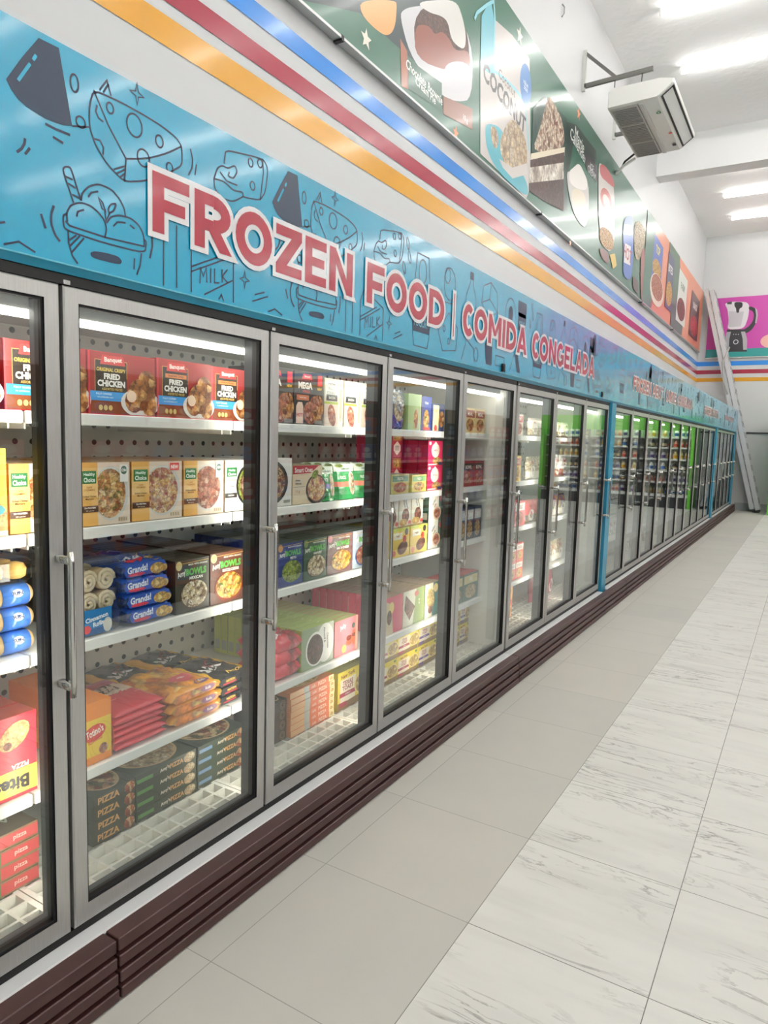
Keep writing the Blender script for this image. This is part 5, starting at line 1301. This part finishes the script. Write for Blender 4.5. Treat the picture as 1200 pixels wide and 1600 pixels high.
# ---- door 2 ------------------------------------------------------------
mg = box_art('wings_carton', .215, .235, .09, '2A2826', a_mega, side='383430'); pr = box_art('bacon_carton', .155, .222, .06, 'DAD7C4', a_protein, side='E8E0D0')
shelf_row(mg, 'wings_carton', 2.236, Z1, 'black MEGA wings carton partly behind the door frame', 'carton', 2, .094, 'black wings cartons')
shelf_row(mg, 'wings_carton', 2.455, Z1, 'black MEGA wings carton fully in view on the top shelf', 'carton', 2, .094, 'black wings cartons')
for i, yy in enumerate((2.68, 2.842, 3.0)):
    shelf_row(pr, 'bacon_carton', yy, Z1, 'white and green bacon carton beside the black wings cartons, %s one' % ('left', 'middle', 'right')[i], 'carton', 3, .063, 'white and green bacon cartons', rz=-.0)
bw = box_art('frozen_meal_carton', .20, .21, .045, 'E0DEDA', a_bowlwhite); so = box_art('frozen_meal_carton', .222, .175, .045, 'D8C8AC', a_smart, top='B0A078')
shelf_row(bw, 'frozen_meal_carton', 2.25, Z2, 'white frozen meal carton with a large black bowl, second shelf of the second door', 'carton', 6, .047, 'second door meal cartons')
shelf_row(so, 'frozen_meal_carton', 2.455, Z2, 'cream frozen meal carton with a red band and noodles', 'carton', 9, .047, 'second door meal cartons')
def sbag(w, h, band, nm='steam_bag'):
    mb = MB(); nx_, nz = 10, 14
    GRN = P('3A9A5A', .25, 0, .3); WH = P('DDE6DA', .25, 0, .3)
    def pt(i, j, s):
        u, v = i / nx_, j / nz; th = .03 * (1 - abs(2 * u - 1) ** 3) ** .6 * (1 - v ** 3) ** .7 if 0 < i < nx_ and j < nz else .002
        return (-.032 + s * (th + .001 * math.sin(30 * u + 17 * v)) + (-.012 * v), w * u + .004 * math.sin(9 * v), h * v)
    for s in (1, -1):
        for i in range(nx_):
            for j in range(nz):
                q = [pt(i, j, s), pt(i + 1, j, s), pt(i + 1, j + 1, s), pt(i, j + 1, s)]
                v = (j + .5) / nz; c = WH if v > .78 else (P(band, .25, 0, .3) if .38 < v < .52 else GRN)
                mb.face(q if s > 0 else q[::-1], c)
    def fn(u, v, l):
        a = pt(u / w * nx_, v / h * nz, 1); return (a[0] + .0015 + l, u, v)
    f2 = Face(mb, fn, w, h); f2.ell(.7, .45, .17, .34, 'cream', 16); f2.ell(.7, .45, .14, .28, 'rice', 14); f2.text('GREEN GIANT', .5, .86, .05, '3A6A4A', .5, .7); f2.text('RICE', .3, .62, .09, 'E8F0E4', .6, .3); f2.ell(.26, .22, .16, .1, '2A7A44', 12); f2.ell(.25, .95, .18, .05, 'greens', 10)
    return mb.data(nm, True)
sb1, sb2 = sbag(.13, .165, '8A8AC0'), sbag(.18, .175, 'D8806A')
for b_, yy, lab in ((sb1, 2.682, 'green and white frozen vegetable bag next to the cream carton'), (sb2, 2.82, 'green frozen rice bag with an orange band on the second shelf'), (sb2, 3.0, 'green frozen rice bag half hidden at the right end of the second shelf')):
    for k_ in range(4):
        put(b_, 'vegetable_bag', (-1.965 - k_ * .066, yy + random.uniform(-.002, .002), Z2), lab if k_ == 0 else lab.split(' on ')[0].split(' next ')[0].split(' half ')[0] + ', standing behind the front bag', 'bag', 'green frozen vegetable bags')
b3 = [(.18, '2C3A7A', 'greens', 'PESTO', '2E4A90', 'C89050'), (.184, '3C5A44', 'rice', 'HARVEST', '2A3A2A', '7A8A5A'), (.22, '7A5A5A', 'cheesy', 'MAC & CHEESE', '6A3A3A', 'D88A98'), (.19, 'B8C4D0', 'stew', 'PAD THAI', '2A5AA0', 'E0E4E8')]
yy = 2.36
for i, (w, fr_, fd, ti, bo, vg) in enumerate(b3):
    shelf_row(box_art('frozen_bowl_carton', w, .195, .045, fr_, a_bowl(fr_, fd, ti, bo, vg), top='5A6258'), 'frozen_bowl_carton', yy, Z3, '%s bowl carton on the second door third shelf' % ('blue pesto pasta', 'dark green rice', 'pale purple macaroni', 'white and blue noodle')[i], 'carton', 11, .047, 'second door bowl cartons'); yy += w + .003
rp = pillow('red_food_bag', .24, .19, .08, lambda u, v: MATS['wrapred'] if v > .5 and u < .6 else P('D04450', .25, 0, .4), lambda c: (c.text('Farm', .3, .2, .12, 'F4ECE8', .8, .4, 8), c.ell(.75, .25, .2, .18, 'meat', 12)), 21, wr=.25)
for k_ in range(3): put(rp, 'red_food_bag', (-1.96, 2.345 + .004 * k_, Z4 + k_ * .06), 'red frozen food bag on the second door fourth shelf, %s one' % ('bottom', 'middle', 'top')[k_], 'bag', 'red frozen food bags')
fb_ = box_art('snack_carton', .262, .20, .045, 'A8AE98', a_falafel, top='A8C068', side='B8C860'); pk = box_art('snack_carton', .21, .185, .045, 'E07880', a_pink, top='A8B070')
shelf_row(fb_, 'snack_carton', 2.54, Z4, 'pale green and white snack carton picturing dark nuggets', 'carton', 12, .047, 'green-topped snack cartons')
shelf_row(pk, 'snack_carton', 2.808, Z4, 'pink snack carton on the fourth shelf of the second door', 'carton', 12, .047, 'pink snack cartons')
tanb = box_art('tan_carton', .115, .12, .05, 'C8A888', lambda c: (c.rect(.1, .15, .9, .85, 'D0B090'), c.text('CAFE', .5, .6, .16, '8A5A48', .5, .7), c.line([(.15, .3), (.85, .3)], .002, '8A5A48')), top='8A6A58')
for i in range(4):
    put(tanb, 'tan_carton', (-2.52, 2.55 + i * .118, Z4 + .201), 'small tan carton resting on the green-topped cartons at the back', 'carton', 'small tan cartons at the back')
# floor of door 2
dk = pizza_box('dark_snack_box', .10, .05, .25, '3A3028', 'brownie', lambda c: (c.rect(0, 0, 1, 1, '4A3C34'), c.ring(.7, .5, .18, .4, .002, 'B89878'), c.ring(.7, .5, .1, .25, .002, 'B89878')))
stack(dk, 'dark_snack_box', 2.455, FZ, 'dark brown snack box beside the orange stack', 'carton', 4, .0505, 'dark brown snack boxes', FLX - .02, .001)
og = pizza_box('orange_pizza_box', .36, .0315, .26, 'D88850', 'toast', lambda c: (c.rect(0, 0, 1, 1, 'E07048'), c.rect(0, .05, .3, .95, 'E8B888'), c.rect(.3, .0, .42, 1, 'B8BEB8'), c.text('cafe', .52, .5, .5, 'E8D0B8', .5, .14), c.text('PIZZA', .72, .5, .6, 'F0DCC8', .8, .2), c.rect(.88, 0, 1, 1, 'E8DCA8'), c.ell(.94, .5, .04, .3, 'toast', 8)))
stack(og, 'orange_pizza_box', 2.56, FZ, 'thin orange pizza box, second door floor stack', 'pizza box', 7, .032, 'thin orange pizza boxes', FLX, .003)
tx = box_art('garlic_toast_carton', .28, .21, .07, 'E8D040', a_texas(), top='B8B468', side='D8C838')
shelf_row(tx, 'garlic_toast_carton', 2.955, FZ, 'yellow TEXAS TOAST carton beside the orange stack', 'carton', 5, .074, 'yellow garlic toast cartons', x=FLX)

# ---- door 3 ------------------------------------------------------------
gb = pillow('grey_blue_bag', .09, .17, .05, MATS['jumble'], None, 31)
def standbag(name, w, h, mat, mat2, art):
    mb = MB(); nx_, nz = 12, 14
    def pt(i, j, s):
        u, v = i / nx_, j / nz; th = .035 * max(0, 1 - abs(2 * u - 1) ** 3) ** .6 * max(0, 1 - abs(2 * v - .8) ** 3) ** .5 if 0 < i < nx_ and 0 < j < nz else .002
        return (-.038 + s * (th + .003 * math.sin(23 * u + 31 * v)), w * u + .008 * math.sin(7 * v + 3 * u), h * v)
    for s in (1, -1):
        for i in range(nx_):
            for j in range(nz):
                q = [pt(i, j, s), pt(i + 1, j, s), pt(i + 1, j + 1, s), pt(i, j + 1, s)]; mb.face(q if s > 0 else q[::-1], mat if j > nz * .35 else mat2)
    f2 = Face(mb, lambda u, v, l: (pt(u / w * nx_, v / h * nz, 1)[0] + .003 + l, u, v), w, h); art(f2)
    return mb.data(name, True)
sbg = standbag('frozen_snack_bag', .19, .22, P('6A7480', .25, 0, .4), P('3C4894', .25, 0, .4), lambda c: (c.ell(.5, .5, .28, .3, 'rice', 14), c.rect(.1, .8, .7, .92, 'C8BCA0'), c.text('BAG', .4, .86, .07, '3A3A4A', .5)))
put(sbg, 'frozen_snack_bag', (-1.965, 3.29, Z1), 'grey and blue shiny food bag on the third door top shelf', 'bag')
shelf_row(box_art('green_carton', .155, .205, .06, '9AB878', a_green), 'green_carton', 3.483, Z1, 'light green carton on the top shelf beside the shiny bag', 'carton', 3, .063, 'third door top shelf cartons')
shelf_row(box_art('fries_carton', .125, .20, .06, '3A4890', a_blue('cheesy')), 'fries_carton', 3.642, Z1, 'tall blue fries carton on the third door top shelf', 'carton', 3, .063, 'third door top shelf cartons')
shelf_row(box_art('nugget_carton', .175, .165, .06, '2C3C70', a_nugget), 'nugget_carton', 3.771, Z1, 'dark blue and cream nugget carton on the third door top shelf', 'carton', 3, .063, 'third door top shelf cartons')
sm = box_art('samosa_carton', .195, .15, .07, 'D82858', a_samosa, side='B82048'); shb = box_art('red_snack_carton', .135, .19, .06, 'B0304A', a_shield, top='8A3040')
for k_ in range(2):
    for r_ in range(3): put(sm, 'samosa_carton', (-1.965 - r_ * .073, 3.744, Z2 + k_ * .151), 'crimson samosa carton on the third door second shelf, ' + (('lower' if k_ == 0 else 'upper') + ' front one' if r_ == 0 else 'behind the front pair'), 'carton', 'crimson samosa cartons')
for i in range(3):
    for k_ in range(2):
        put(shb, 'red_snack_carton', (-2.13, 3.30 + i * .148, Z2 + k_ * .1905 - (0)), 'red snack carton with a cream shield in the second row, %s, %s' % (('left', 'middle', 'right')[i], 'lower' if k_ == 0 else 'upper') if k_ == 0 or True else '', 'carton', 'red shield snack cartons') if k_ * .1905 + .19 < .33 or k_ == 0 else None
for i in range(3):
    o = put(box_art('red_snack_carton', .14, .15, .06, 'B0304A', a_shield, top='8A3040'), 'red_snack_carton', (-2.13, 3.30 + i * .146, Z2 + .191), 'red cream-shield snack carton resting on the second row, %s one' % ('left', 'middle', 'right')[i], 'carton', 'red shield snack cartons')
gy = box_art('small_meal_carton', .20, .11, .10, '9AA870', a_plain('C8B878', '4A8A78', 'stew', 'FIESTA'), top='6A8A90'); gy2 = box_art('small_meal_carton', .18, .10, .10, 'E0D080', a_plain('E8D870', '7AB870', 'cheesy', 'FRESH'), top='A8B8A0')
put(gy, 'small_meal_carton', (-1.965, 3.32, Z2), 'small green and tan carton lying low on the second shelf of the third door', 'carton', 'small low cartons'); put(gy2, 'small_meal_carton', (-1.965, 3.555, Z2), 'small yellow carton lying low beside the crimson samosa cartons', 'carton', 'small low cartons')
cf = box_art('plant_based_carton', .145, .155, .07, 'E4E0D4', a_cafe); itl = box_art('italian_roll_carton', .185, .165, .07, 'E8E4D8', a_italian, side='2E5A4A'); vg_ = box_art('veggie_carton', .215, .165, .08, 'E8C860', a_veggie, top='B8A860')
for k_ in range(2):
    for r_ in range(3): put(itl, 'italian_roll_carton', (-1.965 - r_ * .073, 3.78, Z3 + k_ * .166), 'white and dark green Italian rolls carton, ' + (('lower' if k_ == 0 else 'upper') + ' front one' if r_ == 0 else 'behind the front pair'), 'carton', 'Italian rolls cartons')
for i, yy in enumerate((3.335, 3.556)):
    for r_ in range(4): put(vg_, 'veggie_carton', (-1.965 - r_ * .083, yy, Z3), 'yellow veggie carton on the third shelf, ' + (('left' if i == 0 else 'right') + ' front one' if r_ == 0 else 'behind the front ones'), 'carton', 'yellow veggie cartons')
for i in range(3): put(cf, 'plant_based_carton', (-2.0, 3.325 + i * .15, Z3 + .166), 'white plant based carton resting on the yellow ones, %s' % ('left', 'middle', 'right')[i], 'carton', 'white plant based cartons')
for i, (w, ar, base, lab) in enumerate(((.19, a_pinkgrill, 'D0506A', 'pink grill carton'), (.265, a_greengrill, 'DCD8C4', 'cream and green grill carton'), (.20, a_waffle, '2A6A64', 'teal waffle carton'))):
    shelf_row(box_art('grill_carton', w, .215, .05, base, ar, top='B09880'), 'grill_carton', (3.305, 3.50, 3.77)[i], Z4, lab + ' on the third door fourth shelf', 'carton', 10, .052, 'fourth shelf grill cartons')
tk = box_art('teal_carton', .12, .12, .06, '2A6258', lambda c: (c.rect(.2, .2, .8, .85, 'E0E0D8'), c.rect(.3, .35, .7, .7, '3A4A4A')), top='24544C')
for i in range(4): put(tk, 'teal_carton', (-2.50, 3.42 + i * .135, Z4 + .2155), 'small dark teal carton with white label, back of fourth shelf', 'carton', 'small dark teal cartons')
txa, txb, txc = [box_art('garlic_toast_carton', .262, .138, .07, 'E8D040', a_texas(c_), top='B8B468', side='D8C838') for c_ in ('B03050', '5A3A98', '2A8A5A')]
txc = box_art('garlic_toast_carton', .195, .138, .07, 'E8D040', a_texas('2A8A5A'), top='B8B468', side='D8C838')
yy = 3.31
for i, b_ in enumerate((txa, txa, txb, txc)):
    for k_ in range(2): put(b_, 'garlic_toast_carton', (FLX, yy, FZ + k_ * .139), 'yellow garlic toast carton on the third door floor, %s, %s column' % ('lower' if k_ == 0 else 'upper', ('leftmost', 'second', 'third', 'rightmost')[i]), 'carton', 'yellow garlic toast cartons')
    yy += .2645
yy = 0

# ---- doors 4 to 7 and the meat bank -----------------------------------
def fill(y0, y1, z, w, h, t, art, base, name, lab, n=2, x=-1.965, top=None, levels=1):
    me = box_art(name, w, h, t, base, art, top=top); k_ = 0; y = y0; cols = []
    while y + w <= y1 + .001:
        cols.append(y); y += w + .003
    for i, y in enumerate(cols):
        side = 'leftmost' if i == 0 else ('rightmost' if i == len(cols) - 1 else ('second from the left' if i == 1 else 'place %d' % (i + 1)))
        for l_ in range(levels):
            for r_ in range(n):
                lev = ('lower ' if l_ == 0 else 'upper ') if levels > 1 else ''
                put(me, name, (x - r_ * (t + .003), y, z + l_ * (h + .001)), '%s, %s%s%s' % (lab, lev, side, '' if r_ == 0 else ', behind'), 'carton', lab + 's')
fill(4.08, 4.60, Z1, .165, .165, .08, a_plain('D8C088', '9A4A3A', 'chicken', 'MEAL'), 'D8C088', 'frozen_meal_carton', 'beige carton on the fourth wide door top shelf')
fill(4.08, 4.60, Z2, .17, .17, .08, a_plain('A03038', '38302C', 'stew', 'BOWL'), 'A03038', 'frozen_meal_carton', 'dark red carton on the fourth wide door second shelf')
fill(4.08, 4.60, Z3, .125, .22, .06, a_plain('3A4A6A', 'C8D0D0', 'pasta', 'CLUB'), '34405A', 'frozen_meal_carton', 'dark blue carton on the fourth wide door third shelf')
fill(4.08, 4.60, Z4, .25, .19, .08, a_plain('4A6A58', 'D8C890', 'pizzapale', 'PIE'), '8A3A38', 'frozen_meal_carton', 'green carton on the fourth wide door fourth shelf', top='C83038')
fill(4.31, 4.616, FZ, .15, .145, .08, a_texas('5A3A98'), 'E0CC50', 'garlic_toast_carton', 'yellow carton on the fourth wide door floor', x=FLX, levels=2, n=1)
E5 = YB2 + .04
fill(E5 + .33, 5.50, Z1, .16, .165, .06, a_plain('E8D8CC', 'C8404A', 'stew', 'DIM'), 'E0D4C8', 'pale_carton', 'pale pink carton on the fifth wide door top shelf', n=2)
fill(E5 + .33, 5.50, Z2, .16, .20, .06, a_plain('E8C048', 'B84830', 'cheesy', 'EGG'), 'E0B848', 'yellow_carton', 'amber carton on the fifth wide door second shelf', n=2)
fill(E5 + .33, 5.50, Z3, .23, .20, .06, a_plain('D86A70', 'F0ECE4', 'stew', 'ROLLS'), 'D06068', 'pink_carton', 'rose carton on the fifth wide door third shelf', n=2)
fill(E5 + .33, 5.50, Z4, .155, .145, .06, a_plain('D84838', 'F0ECE4', 'cheesy', 'GYOZA'), 'D04A3A', 'red_carton', 'scarlet carton on the fifth wide door fourth shelf', n=1, levels=2)
fill(E5 + .33, 5.50, FZ, .155, .16, .06, a_plain('E0A060', 'C83038', 'cheesy', 'WOK'), 'D89858', 'orange_carton', 'tan and red carton on the fifth wide door floor', n=1, levels=2, x=FLX)
mats_ = [P('D8CFC0', .3, 0, .4), MATS['rice'], P('C84848', .3, 0, .4), MATS['jumble'], P('E4DCD0', .3, 0, .3), MATS['grain'], P('E8E0DC', .25, 0, .4), MATS['stew']]
def bags(y0, n, z, mat1, mat2, lab, w=.2, h=.17, x=-1.97, word='FRESH'):
    me = standbag('frozen_food_bag', w, h, mat1, mat2, lambda c: (c.ell(.5, .35, .3, .25, 'F0ECE4', 12), c.text(word, .5, .75, .12, '9A3030', .5, .6)))
    for i in range(n):
        side = ('left', 'right')[i] if n == 2 else ('left', 'middle', 'right')[i] if n == 3 else 'single'
        put(me, 'frozen_food_bag', (x, y0 + i * (w + .006), z), '%s, %s one' % (lab, side), 'bag', lab + 's', random.uniform(-.04, .04))
bags(5.50 + .06, 2, Z1, mats_[0], mats_[1], 'beige bag on the top shelf of the door before the bag door', .2, .15)
bags(5.56, 2, Z2, mats_[1], mats_[4], 'rice-coloured bag on the second shelf', .2, .19)
bags(5.56, 2, Z3, mats_[2], mats_[3], 'red bag on the third shelf', .2, .19)
for z, m1, m2, lab, h in ((Z1, 4, 5, 'pale speckled bag on the top shelf of the sixth wide door', .14), (Z2, 6, 7, 'white and rosy bag on the second shelf of the sixth wide door', .2), (Z3, 3, 4, 'many-coloured bag on the third shelf of the sixth wide door', .2), (Z4, 1, 4, 'cream bag on the fourth shelf of the sixth wide door', .2)):
    bags(5.97 + .06, 3, z, mats_[m1], mats_[m2], lab, .2, h)
bags(6.03, 3, FZ, P('C83048', .25, 0, .4), P('E06878', .25, 0, .4), 'bright red bag on the floor of the sixth wide door', .2, .26, FLX)
# frozen meat bank, sparsely stocked near its start
for i, (z, h) in enumerate(((Z1, .15), (Z2, .18), (Z3, .2), (Z4, .2))):
    lv = ('top', 'second', 'third', 'fourth')[i]
    bags(7.60, 3, z, mats_[(4, 1, 7, 0)[i]], mats_[(7, 4, 4, 4)[i]], 'pale meat bag on the %s shelf right after the blue post' % lv, .22, h, -1.99, 'MEAT')
    if i > 1: bags(8.55, 3, z, P('DCD8D4', .2, 0, .5), P('D0C8C4', .2, 0, .5), 'clear white meat bag, second frozen meat door, %s shelf' % lv, .2, h, -2.0, 'MEAT')
bags(7.62, 3, FZ, P('E0DCD8', .2, 0, .5), P('D4CCC8', .2, 0, .5), 'white meat bag on the floor right after the blue post', .22, .26, FLX, 'MEAT')
for j in range(2, 6):
    bags(7.56 + j * P3, 3, FZ, P('DCD8D6', .2, 0, .5), P('C8C4C2', .2, 0, .5), 'white wrapped meat bag on the %s frozen meat door floor' % ('', '', 'third', 'fourth', 'fifth', 'sixth')[j], .2, .2, FLX, 'MEAT')

# ================================================================== END WALL COOLER AND AISLE SHELVING
LIME = P('6CC63A', .35)
cool = empty('green_cooler', 'bright green open drinks cooler standing against the end wall right of the ladder', 'cooler', (1.2, 20.6, 0)); inv = Matrix.Translation((-1.2, -20.6, 0))
X0, X1 = -.85, 3.4
mb = MB(); mb.box(X0, X0 + .08, 20.5, 21.55, 0, 2.52, LIME); mb.box(X1 - .08, X1, 20.5, 21.55, 0, 2.52, LIME); mb.build('side_panel', cool).matrix_parent_inverse = inv
mb = MB(); mb.box(X0, X1, 20.48, 20.6, 2.12, 2.52, LIME); mb.box(X0 + .08, X1 - .08, 20.6, 21.55, 2.35, 2.5, LIME); mb.build('header', cool).matrix_parent_inverse = inv
mb = MB(); mb.box(X0 + .08, X1 - .08, 20.52, 21.55, 0, .36, P('2A2C2E', .4)); mb.box(X0 + .08, X1 - .08, 20.50, 20.54, .30, .38, P('D8D8D4', .4)); mb.build('base', cool).matrix_parent_inverse = inv
mb = MB(); mb.box(X0 + .08, X1 - .08, 21.45, 21.55, .36, 2.35, P('D8D8D4', .5)); mb.build('back_panel', cool).matrix_parent_inverse = inv
mb = MB(); mb.box(X0 + .12, X1 - .12, 20.64, 20.70, 2.26, 2.30, emis('cooler_light_glow', 'FFFFFF', 10)); mb.build('light_strip', cool).matrix_parent_inverse = inv
lev = [.36, .70, 1.02, 1.34, 1.66, 1.94]
for z in lev[1:]:
    mb = MB(); mb.box(X0 + .1, X1 - .1, 20.75, 21.44, z - .02, z, SHELFW); mb.box(X0 + .1, X1 - .1, 20.735, 20.75, z - .035, z + .005, SHELFW); mb.build('shelf', cool).matrix_parent_inverse = inv
for xx in (X0 + .04 + 1.4, X0 + .04 + 2.8):
    mb = MB(); mb.box(xx - .03, xx + .03, 20.56, 20.62, .38, 2.12, P('2A2C2E', .4)); mb.build('mullion', cool).matrix_parent_inverse = inv
def jug(c1, c2, h=.24, r=.055):
    mb = MB(); K = [(.9, 0), (1, .06), (1, .55), (.85, .72), (.35, .88), (.33, 1)]
    mb.loft([[(r * k1 * math.cos(a * .785), r * k1 * math.sin(a * .785), z * h) for a in range(8)] for k1, z in K], MT(c1), True)
    mb.loft([[(r * 1.02 * math.cos(a * .785), r * 1.02 * math.sin(a * .785), z * h) for a in range(8)] for z in (.15, .5)], MT(c2))
    mb.loft([[(r * .38 * math.cos(a * .785), r * .38 * math.sin(a * .785), z * h) for a in range(8)] for z in (.93, 1.04)], MT(c2), True)
    return mb.data('drink_bottle', True)
jugs = [jug('F0EEE6', '3A6AB0'), jug('E8D8A0', 'D8A030', .22), jug('D0D0D8', '5A3A8A', .22), jug('E8B090', 'C84838', .2), jug('2A2A2A', 'C8B080', .23)]
cn = ['white', 'cream', 'lilac', 'peach', 'dark']
for li, z in enumerate(lev):
    for i in range(26):
        x = X0 + .2 + i * .153
        if abs(x - (X0 + 1.44)) < .06 or abs(x - (X0 + 2.84)) < .06: continue
        k_ = (i // 4 + li * 2) % 5
        put(jugs[k_], 'drink_bottle', (x, 20.83, z + .0005), '%s drink bottle on the green cooler %s shelf, place %d from left' % (cn[k_], ('bottom', 'second', 'third', 'fourth', 'fifth', 'top')[li], i + 1), 'bottle', 'bottles in the green cooler')
# shelving on the far side of the aisle, seen mirrored in the glass doors
RX = 1.75
shname = ['nearest', 'second', 'third', 'fourth', 'fifth', 'sixth', 'seventh']
rc = [('B02A34', 'D8D0C8'), ('2E4A8A', 'C8CCD8'), ('A8323A', '3A5AA0'), ('2A2E3A', '8A9AB0'), ('B83038', 'E0D8D0'), ('8A2A34', '4A6AA8')]
rbox = []
for c1, c2 in rc:
    mb = MB(); mb.bevbox(0, .22, 0, .30, 0, .24, P(c1, .4), .006)
    f2 = Face(mb, lambda u, v, l: (-.001 - l, .30 - u, v), .3, .24); f2.rect(.1, .2, .9, .5, P(c2, .4)); f2.ell(.5, .68, .28, .16, P(c2, .4), 14)
    rbox.append(mb.data('grocery_pack'))
for u in range(7):
    y0 = 1.6 + u * 1.85; y1 = y0 + 1.82
    t = empty('store_shelving', 'dark store shelving unit facing the freezers across the aisle, %s of seven' % shname[u], 'shelving', (RX + .3, (y0 + y1) / 2, 0), 'store shelving across the aisle'); inv = Matrix.Translation((-RX - .3, -(y0 + y1) / 2, 0))
    mb = MB(); mb.box(RX + .5, RX + .54, y0, y1, 0, 2.25, P('8E2A32', .5) if u in (0, 3, 4) else P('B8B09A', .5)); mb.build('back_panel', t).matrix_parent_inverse = inv
    for y in (y0, y1 - .03):
        mb = MB(); mb.box(RX + .06, RX + .5, y, y + .03, 0, 2.2, P('34363A', .5)); mb.build('upright', t).matrix_parent_inverse = inv
    mb = MB(); mb.box(RX, RX + .5, y0 + .03, y1 - .03, 0, .14, P('2A2C30', .5)); mb.build('base', t).matrix_parent_inverse = inv
    for li, z in enumerate((.14, .56, .96, 1.36, 1.74)):
        if li:
            mb = MB(); mb.box(RX + .04, RX + .5, y0 + .03, y1 - .03, z - .025, z, P('45484C', .5)); mb.box(RX + .02, RX + .04, y0 + .03, y1 - .03, z - .035, z + .005, P('C8C8C4', .5)); mb.build('shelf', t).matrix_parent_inverse = inv
        for i in range(5):
            k_ = (u + li + (i // 3)) % 6
            put(rbox[k_], 'grocery_pack', (RX + .09, y0 + .12 + i * .325, z + .0005), '%s grocery pack, %s shelving unit across the aisle, %s shelf, place %d' % (('red', 'blue', 'crimson', 'black', 'scarlet', 'maroon')[k_], shname[u], ('lowest', 'second', 'third', 'fourth', 'top')[li], i + 1), 'pack', 'grocery packs across the aisle')
